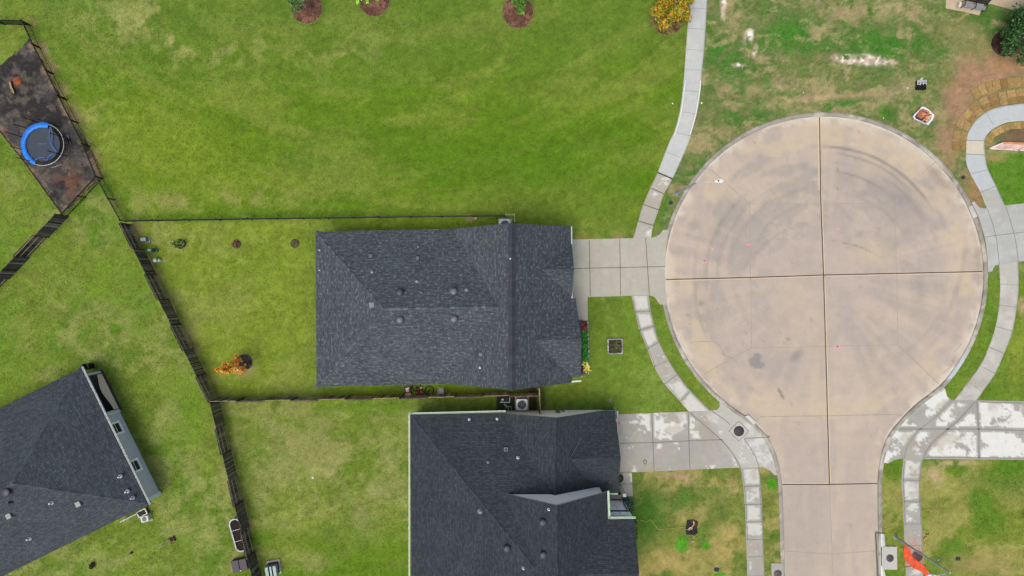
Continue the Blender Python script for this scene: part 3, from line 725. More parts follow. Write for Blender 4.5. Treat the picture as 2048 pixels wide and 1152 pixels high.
# right driveway 2
def drvR(px, py):
    jr = [[(1953, 801), (1957, 862), (1957.5, 918)], smooth_line([(1904, 801), (1868, 836), (1836, 862), (1815, 892), (1808, 917)]), smooth_line([(1950, 803), (1914, 842), (1876, 874), (1856, 896), (1846, 918)]), [(1798, 858), (1957, 858), (2048, 861), (2200, 864)], [(1902, 800), (2048, 802), (2260, 804)], [(1788, 920), (1846, 918), (2048, 919.5), (2260, 925)]]
    return conc_fn((162, 160, 154), 1, (230, 230, 226), (156, 153, 146), 181, lambda a, q: 1.05 - joint_k(a, q, jr, 8, 2.2) + .5 * sst(a - 1900, 0, 60) - .8 * blob(a, q, 1905, 900, 45, 22, 0, 1) - .7 * blob(a, q, 1830, 840, 40, 18, -30, 1) - .6 * sst(a - 2025, 0, 20) * sst(q - 860, 0, 20))(px, py)
dR2 = sheet('driveway', [(1884, 773), (1890, 778), (1894, 793), (1902, 800), (1953, 800.5), (2048, 802), (2260, 804), (2260, 925), (2048, 919.5), (1846, 918), (1807, 916.5), (1788, 920), (1777, 927), (1764, 925), (1767, 898), (1775, 880), (1786, 864), (1808, 838), (1832, 816), (1860, 792)], Z1 + .004, drvR, MAT_CONC, .13)
tag(dR2, kind='structure')
lines_obj('joint', [([(1953, 801), (1957, 862), (1957.5, 918)], 2.6), (smooth_line([(1904, 801), (1868, 836), (1836, 862), (1815, 892), (1808, 917)]), 1.6), (smooth_line([(1950, 803), (1914, 842), (1876, 874), (1856, 896), (1846, 918)]), 3.0), ([(1798, 858), (1870, 858), (1957, 858), (2048, 861), (2200, 864)], 2.6), ([(1960, 804), (2048, 806)], 2.0), ([(1850, 914.5), (2048, 916)], 2.0)], Z1 + .010, M(140, 138, 134, .9), dR2)
WE_L = [(1807, 916.5), (1803, 959), (1806, 1004), (1807, 1048), (1809, 1089), (1811, 1133), (1811.5, 1152), (1815, 1400), (1817, 1700)]
WE_R = [(1846, 918), (1840, 960), (1841, 1004), (1844, 1048), (1845, 1090), (1846, 1133), (1847, 1152), (1851, 1400), (1853, 1700)]
def walkE(px, py):
    b = conc_fn((166, 164, 158), 1, (216, 215, 210), (158, 155, 148), 191, lambda a, q: -joint_k(a, q, [[(1804, 960), (1840, 961)], [(1806, 1003), (1841, 1003)], [(1807, 1048), (1844, 1048)], [(1807, 917), (1846, 918)], WE_L, WE_R], 6, 2.2) + np.where(q < 1010, 1.35, np.where(q < 1050, 1.0, .1)))(px, py)
    n = fbm(px / PPM, py / PPM, .7, 4, 195)
    b = mixc(b, (200, 112, 84), blob(px, py, 1828, 1108, 32, 38, 20, .9) * sst(n, .3, .6) * .9); return b
wE = ribbon('sidewalk', WE_L, WE_R, Z1, walkE)
lines_obj('joint', [([(1804, 960), (1840, 961)], 1.6), ([(1806, 1003), (1841, 1003)], 1.6), ([(1807, 1048), (1844, 1048)], 1.4), ([(1809, 1090), (1845, 1091)], 1.6), ([(1811, 1132), (1846, 1133)], 1.4), ([(1808.5, 922), (1806, 960), (1808.5, 1004), (1810, 1048)], 1.4), ([(1843, 922), (1838, 960), (1839, 1004), (1841.5, 1048)], 1.2)], Z1 + .005, M(136, 134, 128, .9), wE)

# park pad with the bench (top right)
pad = sheet('concrete_pad', [(1896, -120), (1891, 17), (1924, 23), (1958, 31), (1962, 20), (1969, 7), (1985, 9), (2032, 22), (2060, 5), (2180, 20), (2190, -120)], Z1 + .01, conc_fn((190, 172, 146), 0, seed=201, grey=(180, 164, 142), var=.5), MAT_CONC, .25)
tag(pad, kind='structure')
lines_obj('joint', [([(2002, -20), (1998, 11)], 1.0), ([(1926, -8), (1966, 6)], 1.0)], Z1 + .016, M(170, 150, 122, .9), pad)

# mulch beds
def mulchL(px, py):
    x = px / PPM; y = py / PPM; n = fbm(x, y, 1.6, 4, 211); n2 = fbm(x, y, .6, 4, 212); n3 = fbm(x, y, .9, 3, 213)
    b = np.zeros(px.shape + (3,)) + lin((70, 67, 68))
    b = mixc(b, (50, 47, 49), sst(n, .45, .6)); b = mixc(b, (108, 98, 90), sst(n2, .54, .68) * .6)
    b = mixc(b, (150, 128, 104), sst(dline(px, py, [(0, 262), (60, 340), (125, 428), (203, 352), (146, 245), (60, 80)]) * -1 + 14, 0, 12) * sst(n2, .4, .62) * .7)
    b = mixc(b, (128, 88, 68), .65 * (blob(px, py, 135, 370, 45, 50, 30, 1) + blob(px, py, 18, 275, 25, 30, 0, 1)) * sst(n3, .5, .6) * .95)
    b = mixc(b, (96, 98, 72), sst(fbm(x, y, .5, 3, 214), .62, .72) * .4)
    b = mixc(b, (160, 70, 48), blob(px, py, 35, 162, 9, 8, 0, .5) * .0)
    return b
tag(sheet('mulch_bed', [(58, 78), (70, 95), (100, 150), (126, 200), (150, 247), (178, 290), (205, 352), (165, 390), (126, 430), (88, 378), (50, 325), (0, 262), (-80, 160), (-60, 160), (0, 130), (25, 112), (44, 96)], .03, mulchL, MAT_MULCH, .12, .06, wob=2), kind='structure')
HARD.append([(991, 788), (1076, 788), (1076, 823), (991, 823)])

# ---- the ground sheet itself
def dense_axis(lo, hi, far, step):
    a = np.arange(lo, hi + step, step); ext = [1.5, 4, 10, 25, 60, 140, 300]
    return np.concatenate([(lo - np.array(ext))[::-1], a, a[-1] + np.array(ext)])
gxs = dense_axis(-46, 46, 300, .13); gys = dense_axis(-26.5, 26.5, 300, .13)
GX, GY = np.meshgrid(gxs, gys)
gpx = GX.ravel() * PPM + 1024; gpy = -GY.ravel() * PPM + 576
gz = np.zeros(len(gpx))
cut = inpoly(gpx, gpy, offset_line(road_px, 3.5)); gz[cut] = -0.22
gz += 0.012 * (fbm(gpx / PPM, gpy / PPM, 1.5, 3, 301) - .5) * (~cut)
w = len(gxs); i, j = np.meshgrid(np.arange(w - 1), np.arange(len(gys) - 1)); i = i.ravel(); j = j.ravel()
GF = np.c_[j * w + i, j * w + i + 1, (j + 1) * w + i + 1, (j + 1) * w + i]
ground = mesh_np('ground', np.c_[GX.ravel(), GY.ravel(), gz], GF, ground_col(gpx, gpy) * K, MAT_GROUND)
tag(ground, kind='structure')

# ================================================================== HOUSES
def roof_shell(mb, A, B, C, D, ze, zr, h0=0.0, h1=0.0, th=0.14, uvs=None):
    """ridge runs from the A-D side to the B-C side; h0/h1 hip runs in metres. Corners are (x, y)."""
    A, B, C, D = (Vector((p[0], p[1], ze)) for p in (A, B, C, D))
    m0 = (A + D) / 2; m1 = (B + C) / 2; d = (m1 - m0).normalized()
    r0 = m0 + d * h0; r1 = m1 - d * h1; r0.z = zr; r1.z = zr
    faces = [[A, B, r1, r0], [C, D, r0, r1]]
    if h0 > 0: faces.append([D, A, r0])
    if h1 > 0: faces.append([B, C, r1])
    for f in faces:
        nn = (f[1] - f[0]).cross(f[2] - f[0])
        if nn.z < 0: f = f[::-1]
        st = len(mb.f); mb.add(f, [list(range(len(f)))], 0)
        e = None   # horizontal edge direction for the courses
        best = 1e9
        for k in range(len(f)):
            dd = f[(k + 1) % len(f)] - f[k]
            if dd.length > .1 and abs(dd.z) / dd.length < best - 1e-4: best = abs(dd.z) / dd.length; e = dd.normalized(); o = f[k]
        nn = (f[1] - f[0]).cross(f[2] - f[0]).normalized(); up = nn.cross(e)
        mb.uv[st] = [((p - o).dot(e), (p - o).dot(up)) for p in f]
    low = [p - Vector((0, 0, th)) for p in (A, B, C, D, r0, r1)]
    a, b, c_, dd, s0, s1 = low
    fs = [[a, s0, s1, b], [c_, s1, s0, dd]]
    if h0 > 0: fs.append([dd, s0, a])
    if h1 > 0: fs.append([b, s1, c_])
    for f in fs: mb.add(f, [list(range(len(f)))], 1)
    def side(p, q): mb.add([p, q, q - Vector((0, 0, th)), p - Vector((0, 0, th))], [[0, 1, 2, 3]], 1)
    side(A, B); side(C, D)
    if h0 > 0: side(D, A)
    else: side(D, r0); side(r0, A)
    if h1 > 0: side(B, C)
    else: side(B, r1); side(r1, C)
    return r0, r1, (A, B, C, D)
def finish_roof(mb, mat, trim, parent):
    o = mb.build('roof', [mat, trim], parent)
    uvl = o.data.uv_layers.new(name='UVMap')
    for pi, uv in mb.uv.items():
        p = o.data.polygons[pi]
        for li, u in zip(p.loop_indices, uv): uvl.data[li].uv = u
    return o
def caps(lst, p, q, base, w=0.42, seg=0.30, th=0.05, seed=0):
    mb = MB(); lst.append(mb)
    rnd = random.Random(seed); p = Vector(p); q = Vector(q); L = (q - p).length; d = (q - p) / L
    s = Vector((-d.y, d.x, 0)).normalized(); up = s.cross(d); up = up if up.z > 0 else -up
    n = int(L / seg)
    for k in range(n):
        a = p + d * (L * k / n); b = p + d * (L * (k + 1) / n + .03)
        g = base[rnd.randrange(len(base))]; cl = c(*[min(255, v * rnd.uniform(.93, 1.08)) for v in g])
        dz = Vector((0, 0, -.05 - w * .22)); tt = th + .01 * (k % 2)
        vv = []
        for pt, e in ((a, .5), (b, 1.0)):
            vv += [pt - s * w / 2 + dz + up * .01, pt + up * tt * e, pt + s * w / 2 + dz + up * .01]
        mb.add(vv, [[0, 1, 4, 3], [1, 2, 5, 4], [0, 2, 1], [3, 4, 5]], 0, cl)
def gable(mb, pl, pr, z0, ze, zr, th=.15, mi=0):
    """gable wall between ground points pl, pr: rectangle plus triangle"""
    pl = Vector((*pl, 0)); pr = Vector((*pr, 0)); mid = (pl + pr) / 2; d = (pr - pl).normalized(); nn = Vector((-d.y, d.x, 0)) * th
    fr = [Vector((p.x, p.y, z)) for p, z in ((pl, z0), (pr, z0), (pr, ze), (mid, zr), (pl, ze))]; bk = [p + nn for p in fr]
    n = 5; mb.add(fr + bk, [list(range(n)), [n + i for i in range(n)][::-1]] + [[i, n + i, n + (i + 1) % n, (i + 1) % n] for i in range(n)], mi)
def dome_vent(parent, px, py, z, light=False, r=.30):
    mb = MB(); p = P(px, py, z + .2) - Vector((0, 0, .2))
    mb.lathe([(r * .62, -.15), (r * .62, .16), (r, .17), (r * 1.02, .21), (r * .9, .27), (r * .5, .31), (.02, .32)], p.x, p.y, 20)
    for i, v in enumerate(mb.v): mb.v[i] = (v[0], v[1], v[2] + z)
    o = mb.build('roof_vent', M(100, 106, 115, .5, .3) if light else M(70, 74, 82, .5, .3), parent); return o
def box_vent(parent, px, py, z, s=.42, h=.16, colr=(88, 93, 102), rz=0):
    mb = MB(); p = P(px, py, z + h) - Vector((0, 0, h))
    mb.box(p.x, p.y, z - .2, s * .8, s * .8, h + .14, rz, bev=.0); mb.box(p.x, p.y, z + h * .5, s, s, h * .5, rz, bev=.03)
    return mb.build('box_vent', M(*colr, .6, .2), parent)
def pipe(parent, px, py, z, r=.05, h=.3, colr=(170, 172, 176)):
    mb = MB(); p = P(px, py, z + h) - Vector((0, 0, h))
    mb.tube((p.x, p.y, z - .3), (p.x, p.y, z + h), r, r, 10); mb.lathe([(r * 2.4, z - .02), (r * 2.2, z + .05), (r * 1.05, z + .12)], p.x, p.y, 12)
    mb.tube((p.x, p.y, z + h), (p.x, p.y, z + h + .005), r * .7, r * .7, 10)
    return mb.build('vent_pipe', M(*colr, .6), parent)
def roof_z(planes, x, y):
    """height of the roof at a point: planes = list of (A,B,C,D,ze,zr,h0,h1)"""
    best = -1
    for (A, B, C, D, ze, zr, h0, h1) in planes:
        A2, B2, C2, D2 = (Vector(p) for p in (A, B, C, D)); m0 = (A2 + D2) / 2; m1 = (B2 + C2) / 2; d = (m1 - m0).normalized(); n = Vector((-d.y, d.x))
        q = Vector((x, y)); L = (m1 - m0).length; W = (A2 - D2).length / 2
        t = (q - m0).dot(d); s = abs((q - m0).dot(n))
        if t < min(0, h0) - .01 or t > L - min(0, h1) + .01 or s > W + .01: continue
        z = zr - (zr - ze) * s / W
        if h0 > 0: z = min(z, ze + (zr - ze) * t / h0)
        if h1 > 0: z = min(z, ze + (zr - ze) * (L - t) / h1)
        best = max(best, z)
    return best
def rz_px(planes, px, py):
    z = 4.0
    for _ in range(4):
        p = P(px, py, z); q = roof_z(planes, p.x, p.y)
        if q > 0: z = q
    return z
def window(parent, cx, cy, z0, w, h, nx, ny, th=.06, frame=(316, 310, 304)):
    """window on a wall: centre, outward normal (nx, ny)"""
    n = Vector((nx, ny, 0)).normalized(); t = Vector((-n.y, n.x, 0)); o = Vector((cx, cy, 0)); mb = MB()
    def bar(u0, u1, a, b, dep):
        pts = [o + t * u + Vector((0, 0, z)) for u, z in ((u0, a), (u1, a), (u1, b), (u0, b))]
        f = [p + n * dep for p in pts]; bk = [p - n * .05 for p in pts]
        mb.add(bk + f, [[4, 5, 6, 7], [0, 1, 5, 4], [1, 2, 6, 5], [2, 3, 7, 6], [3, 0, 4, 7], [3, 2, 1, 0]])
    b = .17
    bar(-w / 2, w / 2, z0, z0 + b, th + .04); bar(-w / 2, w / 2, z0 + h - b, z0 + h, th); bar(-w / 2, -w / 2 + b, z0 + b, z0 + h - b, th); bar(w / 2 - b, w / 2, z0 + b, z0 + h - b, th)
    bar(-w / 2 + b, w / 2 - b, z0 + h * .48, z0 + h * .48 + .05, th * .7)
    fr = mb.build('window', M(*frame, .5), parent)
    mb = MB(); pts = [o + t * u + n * .02 + Vector((0, 0, z)) for u, z in ((-w / 2 + b, z0 + b), (w / 2 - b, z0 + b), (w / 2 - b, z0 + h - b), (-w / 2 + b, z0 + h - b))]
    mb.add(pts, [[0, 1, 2, 3]]); mb.build('pane', M(58, 62, 66, .08, 0, .2), fr)
    return fr
def panel_door(parent, name, cx, cy, w, h, nx, ny, colr, rows=4):
    n = Vector((nx, ny, 0)).normalized(); t = Vector((-n.y, n.x, 0)); mb = MB(); o = Vector((cx, cy, 0)); rh = h / rows
    for k in range(rows):
        pts = [o + t * u + Vector((0, 0, z)) for u, z in ((-w / 2, k * rh + .015), (w / 2, k * rh + .015), (w / 2, (k + 1) * rh - .015), (-w / 2, (k + 1) * rh - .015))]
        f = [p + n * .06 for p in pts]; mb.add(pts + f, [[4, 5, 6, 7], [0, 1, 5, 4], [1, 2, 6, 5], [2, 3, 7, 6], [3, 0, 4, 7]])
    return mb.build(name, M(*colr, .6), parent)
def gutter(parent, pts, z, colr=(206, 222, 200), r=.07):
    mb = MB(); q = [Vector((*p, z)) for p in pts]
    for a, b in zip(q[:-1], q[1:]):
        d = (b - a).normalized(); s = Vector((-d.y, d.x, 0)); a2 = a - d * r; b2 = b + d * r
        for o0, o1, zz0, zz1 in ((-r, -r * .6, -.1, .03), (r * .6, r, -.1, .03), (-r * .6, r * .6, -.1, -.07)):
            vv = [a2 + s * o0 + Vector((0, 0, zz0)), b2 + s * o0 + Vector((0, 0, zz0)), b2 + s * o1 + Vector((0, 0, zz0)), a2 + s * o1 + Vector((0, 0, zz0))]
            vv += [v + Vector((0, 0, zz1 - zz0)) for v in vv]
            mb.add(vv, [[4, 5, 6, 7], [3, 2, 1, 0], [0, 1, 5, 4], [1, 2, 6, 5], [2, 3, 7, 6], [3, 0, 4, 7]])
    return mb.build('gutter', M(*colr, .5), parent)

# ---------------- middle house
hA = thing('house', (0, 0, 0), 'single storey house with charcoal blue shingle roof, in the middle beside the round street end', 'house')
ZE = 2.65
e = lambda x, y, z=ZE: P2(x, y, z)
rA = MB(); capA = []
plA = [(e(631, 463), e(1046, 455), e(1046, 764.5), e(633, 773.5), ZE, 5.55, 6.2, 0.0),
       (e(1142.5, 453), e(1143.5, 765), e(905, 768.5), e(905, 457), ZE, 6.35, 0, 0),
       (e(1052, 489), e(1143.8, 487.5), e(1143.8, 592), e(1052, 593), ZE, 4.55, 0, 0),
       (e(1044, 597), e(1151.5, 596.5), e(1162, 753), e(1040, 756), ZE, 5.0, 0, 0)]
# ridge of the second runs north-south: corners ordered so that A-D is the north side
plA[1] = (e(1142.5, 453), e(1143.5, 765), e(905, 768.5), e(905, 457), ZE, 6.35, 0, 0)
rid = []
for (A, B, C, D, ze, zr, h0, h1) in plA: rid.append(roof_shell(rA, A, B, C, D, ze, zr, h0, h1))
BASEA = [(82, 87, 97), (94, 99, 109), (72, 77, 87), (104, 109, 118), (80, 85, 95)]
r0, r1, cr = rid[0]
caps(capA, cr[0], r0, BASEA, seed=1); caps(capA, cr[3], r0, BASEA, seed=2); caps(capA, r0, r1, BASEA, seed=3)
caps(capA, rid[1][0], rid[1][1], [(64, 68, 77), (70, 74, 83)], w=.56, th=.09, seed=4)
roofA = finish_roof(rA, ROOF_A, M(150, 152, 150, .6), hA)
# small lower roof strip over the entry
lo = MB(); a = [P(1153.5, 640, 2.45), P(1163.5, 641, 2.35), P(1163.5, 702, 2.35), P(1155.5, 702, 2.45)]
lo.add(a + [p - Vector((0, 0, .12)) for p in a], [[0, 1, 2, 3], [0, 4, 5, 1], [1, 5, 6, 2], [2, 6, 7, 3], [3, 7, 4, 0]]); lo.build('entry_roof', M(64, 68, 77, .9, 0, .2), hA)
[q_.build('ridge_cap', MAT_CAP, roofA) for q_ in capA]
for px, py, lt in ((799, 585, 0), (907, 583, 1), (799.5, 640, 1), (908, 638, 1)): dome_vent(roofA, px, py, rz_px(plA, px, py), lt)
for px, py, s, cl in ((743, 610, .44, (118, 124, 132)), (741, 512, .32, (88, 93, 102)), (835, 516, .30, (90, 95, 104)), (961, 709, .30, (104, 110, 118)), (941, 685, .25, (66, 71, 80))): box_vent(roofA, px, py, rz_px(plA, px, py), s, .16, cl)
for px, py, r_, cl in ((638, 500, .035, (225, 225, 225)), (638, 540, .035, (225, 225, 225)), (743, 544, .05, (175, 180, 186)), (833, 563, .06, (150, 156, 164)), (836, 493, .06, (110, 116, 124)), (933, 580, .08, (120, 126, 134)), (960, 736, .05, (215, 215, 215)), (876, 756, .05, (120, 126, 134)), (843, 585, .05, (110, 116, 124)), (1021, 517, .04, (200, 200, 200))):
    pipe(roofA, px, py, rz_px(plA, px, py), r_, .25, cl)
wA_ = MB(); G = lambda x, y: P2(x, y, 2.5)
wA_.prism([G(641, 473), G(906, 467), G(1132, 464), G(1132, 600), G(1143, 608), G(1146, 642), G(1147, 702), G(1152, 748), G(1040, 756), G(906, 759), G(643, 764)], 0, 2.5)
gable(wA_, G(1126, 468), G(921, 469), 2.3, 2.35, 5.85); gable(wA_, G(921, 756), G(1126, 754), 2.3, 2.35, 5.85)
gable(wA_, G(1134, 586), G(1134, 494), 2.3, 2.35, 4.15); gable(wA_, G(1148, 746), G(1142, 606), 2.3, 2.35, 4.5)
wA_.build('wall', M(236, 228, 214, .85, 0, .08, 3), hA)
p = G(1133, 536); panel_door(hA, 'garage_door', p[0], p[1], 4.5, 2.15, 1, 0, (214, 210, 200))
p = G(1147, 672); panel_door(hA, 'front_door', p[0], p[1], 1.0, 2.1, 1, 0, (92, 60, 44), 3)
for px, py, nx, ny in ((641, 530, -1, 0), (642, 620, -1, 0), (642, 700, -1, 0), (720, 471.5, 0, 1), (850, 468.5, 0, 1), (760, 762, 0, -1), (1151, 725, 1, 0)):
    p = G(px, py); window(hA, p[0], p[1], .9, 1.3, 1.3, nx, ny)
gutter(hA, [P2(1143.2, 454, ZE), P2(1144.2, 596, ZE)], ZE, (214, 216, 214), .045)
gm = MB(); a, b = P(1138, 763.5, 2.2), P(1162, 761.5, 2.2)
d = (b - a).normalized(); s_ = Vector((-d.y, d.x, 0)) * .07
gm.add([a - s_, b - s_, b + s_, a + s_] + [v + Vector((0, 0, .14)) for v in (a - s_, b - s_, b + s_, a + s_)], [[4, 5, 6, 7], [0, 1, 5, 4], [1, 2, 6, 5], [2, 3, 7, 6], [3, 0, 4, 7]])
gm.build('fascia', M(214, 212, 206, .6), hA)

# ---------------- lower house
hB = thing('house', (0, 0, 0), 'dark slate roofed house with white gable walls and pale gutters, at the bottom edge', 'house')
rB = MB(); capB = []
Z5 = 4.6
plB = [(e(820.5, 828), e(1009, 826.2), e(1015, 1363), e(823.5, 1366), ZE, 6.7, 10.1, -4.9),
       (e(1208, 821), e(1204, 1010), e(1008, 1010), e(1010, 826.5), ZE, 5.1, 0, 0),
       (e(1193, 821.6), e(1230, 821), e(1236.5, 985), e(1196, 986), ZE, 4.75, -2.45, 0),
       (P2(1215, 983, Z5), P2(1220, 1330, Z5), P2(1006, 1330, Z5), P2(1002, 985, Z5), Z5, 7.9, 0, 0),
       (P2(1110, 1038.5, Z5), P2(1268.5, 1037, Z5), P2(1270, 1216, Z5), P2(1110, 1217, Z5), Z5, 6.55, 0, 0)]
ridB = [roof_shell(rB, *q) for q in plB]
# the rest of the main north slope, up to the valley with the front wing
pB = Vector((*plB[0][1], ZE)); pR = ridB[0][1]; xv = P2(1109, 985, 5.0); pV = Vector((*xv, roof_z(plB[:1], *xv))); st = len(rB.f)
fV = [pB, pV, pR] if (pV - pB).cross(pR - pB).z > 0 else [pB, pR, pV]; rB.add(fV, [[0, 1, 2]], 0)
eB = (Vector((*plB[0][1], ZE)) - Vector((*plB[0][0], ZE))).normalized(); nB = (fV[1] - fV[0]).cross(fV[2] - fV[0]).normalized(); uB = nB.cross(eB); oB = ridB[0][2][0]
rB.uv[st] = [((p - oB).dot(eB), (p - oB).dot(uB)) for p in fV]
BASEB = [(60, 65, 74), (68, 73, 82), (54, 58, 67), (64, 68, 77)]
caps(capB, ridB[0][2][0], ridB[0][0], BASEB, seed=11); caps(capB, ridB[0][2][3], ridB[0][0], BASEB, seed=12)
r0, r1 = ridB[0][0], ridB[0][1]; caps(capB, r0, P(1090, 1098, 6.7), BASEB, seed=13)
caps(capB, ridB[1][0], ridB[1][1], BASEB, seed=14, w=.2); caps(capB, ridB[3][0], ridB[3][1], BASEB, seed=15, w=.2)
roofB = finish_roof(rB, ROOF_B, M(216, 220, 214, .6), hB)
[q_.build('ridge_cap', MAT_CAP, roofB) for q_ in capB]
for px, py in ((1014, 1098), (1086, 1046), (1087, 1111)): dome_vent(roofB, px, py, rz_px(plB, px, py))
box_vent(roofB, 1012, 899, rz_px(plB, 1012, 899), .34, .14, (112, 118, 126)); box_vent(roofB, 1012, 900, rz_px(plB, 1012, 900) + .08, .2, .12, (60, 64, 72))
for px, py, r_, cl in ((938, 840, .05, (230, 230, 230)), (994, 839, .05, (230, 230, 230)), (976, 926, .05, (150, 155, 162)), (1036, 917, .06, (200, 200, 205)), (960, 1025, .1, (130, 134, 142)), (1098, 1021, .05, (225, 225, 225)), (1047, 1139, .06, (190, 190, 195)), (1241, 912, .02, (90, 90, 90))):
    if px < 1200: pipe(roofB, px, py, rz_px(plB, px, py), r_, .28, cl)
wb = MB(); WH = M(308, 298, 280, .7, 0, .03, 3)
nl = P2(828, 825.5); 
wb.prism([P2(832, 826), P2(1000, 824), P2(1010, 822.5), P2(1206, 820.8), P2(1224, 826), P2(1226, 960), P2(1180, 962), P2(1180, 1200), P2(1180, 1330), P2(832, 1336)], 0, 2.5)
gable(wb, P2(1206, 819.6), P2(1008, 821.4), 0, 2.35, 4.7)                      # north gable of the front wing
gable(wb, P2(1224, 955), P2(1222, 828), 2.3, 2.35, 4.2)
wt = P2(1200, 954)[1]
gable(wb, (P2(1190, 955)[0], wt), (P2(1010, 955)[0], wt), 2.0, 4.35, 7.35)  # tall white gable rising behind
# tall south-east wing
wb.prism([P2(1186, 1001), P2(1247, 1000), P2(1249, 1160), P2(1186, 1162)], 0, 4.45)
gable(wb, P2(1249, 1160), P2(1247, 1004), 4.2, 4.3, 6.05)
wb.prism([P2(1010, 960), P2(1190, 960), P2(1190, 1290), P2(1010, 1290)], 2, 4.3)
wallB = wb.build('wall', WH, hB)
# front porch panels on the north side of the tall wing
p0 = P2(1190, 999.3); p1 = P2(1246, 998.3)
mb = MB(); k = 4
for row, (z0, z1) in enumerate(((1.1, 3.0), (3.25, 4.1))):
    for i in range(k):
        xa = p0[0] + (p1[0] - p0[0]) * (i + .06) / k + .35; xb = p0[0] + (p1[0] - p0[0]) * (i + .94) / k + .35; yy = p0[1] + .05
        xb = min(xb, p1[0] - .05)
        mb.add([(xa, yy, z0), (xb, yy, z0), (xb, yy, z1), (xa, yy, z1)], [[3, 2, 1, 0]])
mb.build('window', M(285, 288, 295, .4, 0, .03), hB)
mb = MB(); mb.box((p0[0] + p1[0]) / 2 + .1, p0[1] + .06, 3.05, abs(p1[0] - p0[0]) - .1, .1, .14); mb.box(p1[0] - .12, p0[1] + .07, .9, .09, .1, 2.2); mb.build('window_frame', M(50, 48, 48, .6), hB)
# porch step, recess and lower porch roof
mb = MB(); a = P2(1218, 996); b = P2(1250, 996)
mb.prism([P2(1216, 989), P2(1240, 988), P2(1243, 996), P2(1216, 997)], 0, .25); mb.build('porch_step', M(168, 164, 158, .8), hB)
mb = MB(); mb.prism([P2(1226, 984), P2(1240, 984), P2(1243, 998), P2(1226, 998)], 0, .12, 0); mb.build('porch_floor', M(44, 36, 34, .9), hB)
mb = MB(); q = P2(1239.5, 973); mb.box(q[0], q[1], 0, .28, .28, 2.5, bev=.02); mb.build('porch_column', M(196, 194, 190, .7), hB)
mb = MB(); a, b = P2(1218, 987, 2.3), P2(1236, 985.5, 2.3); mb.box((a[0] + b[0]) / 2, a[1] - .05, 2.15, abs(b[0] - a[0]), .12, .1); mb.build('porch_beam', M(206, 222, 200, .6), hB)
q = P2(1227, 866); panel_door(hB, 'garage_door', q[0], q[1], 4.6, 2.15, 1, 0, (206, 204, 200))
for px, py, nx, ny in ((831.5, 900, -1, 0), (832, 1000, -1, 0), (832, 1150, -1, 0), (1150, 821, 0, 1)):
    if ny == 0:
        p = P2(px, py); window(hB, p[0], p[1], .9, 1.4, 1.3, nx, ny)
gutter(hB, [P2(818.5, 1360, ZE), P2(818.5, 827, ZE), P2(1010, 822.3, ZE)], ZE, (214, 226, 206), .06)
gutter(hB, [P2(1216.5, 984, Z5), P2(1218.5, 1035.5, Z5), P2(1269, 1035, Z5)], Z5 + .02, (196, 222, 196), .08)
mb = MB(); q = P(1114, 819.2, 0); mb.box(q.x, q.y + .06, .9, .38, .14, .5, bev=.02); mb.box(q.x + .5, q.y + .05, .5, .2, .1, .35); mb.tube((q.x - .05, q.y + .08, 0), (q.x - .05, q.y + .08, .95), .03)
mb.path([(q.x + .55, q.y + .1, .5), (q.x + .7, q.y + .25, .25), (q.x + 1.0, q.y + .3, .05), (q.x + 1.2, q.y + .1, .04)], .018); mb.build('electric_meter', M(120, 122, 126, .5), hB)

# ---------------- left house (turned)
hC = thing('house', (0, 0, 0), 'blue grey shingle roofed house turned at an angle, cut by the left edge', 'house')
ne = Vector(P2(164, 735, ZE)); se = Vector(P2(298.5, 1008, ZE)); ed = (se - ne).normalized(); inw = Vector((ed.y, -ed.x))
if inw.x > 0: inw = -inw
LC = 21.0; nw = ne + inw * LC; sw = se + inw * LC
ap = (P2(22, 960, 6.55)); hrun = (Vector(ap) - (ne + se) / 2).dot(inw)
rC = MB(); capC = []
# ridge runs west-east; A-D side is the west
plC = [(tuple(nw), tuple(ne), tuple(se), tuple(sw), ZE, 6.55, 7.0, float(hrun))]
ridC = roof_shell(rC, *plC[0]); BASEC = [(66, 73, 83), (76, 83, 93), (84, 91, 101)]
caps(capC, ridC[2][1], ridC[1], BASEC, seed=21, w=.42); caps(capC, ridC[2][2], ridC[1], BASEC, seed=22, w=.42); caps(capC, ridC[0], ridC[1], BASEC, seed=23, w=.42)
roofC = finish_roof(rC, ROOF_C, M(196, 200, 204, .6), hC); [q_.build('ridge_cap', MAT_CAP, roofC) for q_ in capC]
angC = math.atan2(-inw.y, -inw.x)
dome_vent(roofC, 11, 985, rz_px(plC, 11, 985), 0, .36)
for px, py in ((155, 1009), (16, 1033)): box_vent(roofC, px, py, rz_px(plC, px, py), .42, .22, (150, 152, 152), angC)
for px, py, cl in ((236, 955, (205, 208, 212)), (250, 985, (205, 208, 212)), (98, 1008, (190, 194, 198)), (53, 1080, (205, 208, 212)), (15, 1007, (50, 54, 62)), (261, 998, (170, 176, 184))):
    z = rz_px(plC, px, py); pipe(roofC, px, py, z, .07, .35, cl)
ov = .42
wn = ne + inw * ov - Vector((-inw.y, inw.x)) * 0; 
def lc(u, v):      # u metres inwards from the east eave, v metres along it from the north corner
    q = ne + inw * u + ed * v; return (q.x, q.y)
Lc = (se - ne).length
ww = MB(); PD = 3.6; PN = .45; ALC = 4.35
ww.prism([lc(ov, ALC), lc(ov, Lc - .4), lc(LC - .5, Lc - .4), lc(LC - .5, .45), lc(ov + PD - 1.2, .45), lc(ov + PD - 1.2, ALC)], 0, 2.52)
ww.build('wall', M(252, 250, 254, .75, 0, .04, 2), hC)
mb = MB(); mb.prism([lc(ov - .28, PN), lc(ov - .28, ALC), lc(ov + PD, ALC), lc(ov + PD, PN)], 0, .10); mb.build('patio_floor', M(66, 64, 62, .8), hC)
HARD.append([(164, 735), (212, 835), (150, 860), (100, 770)])
mb = MB()
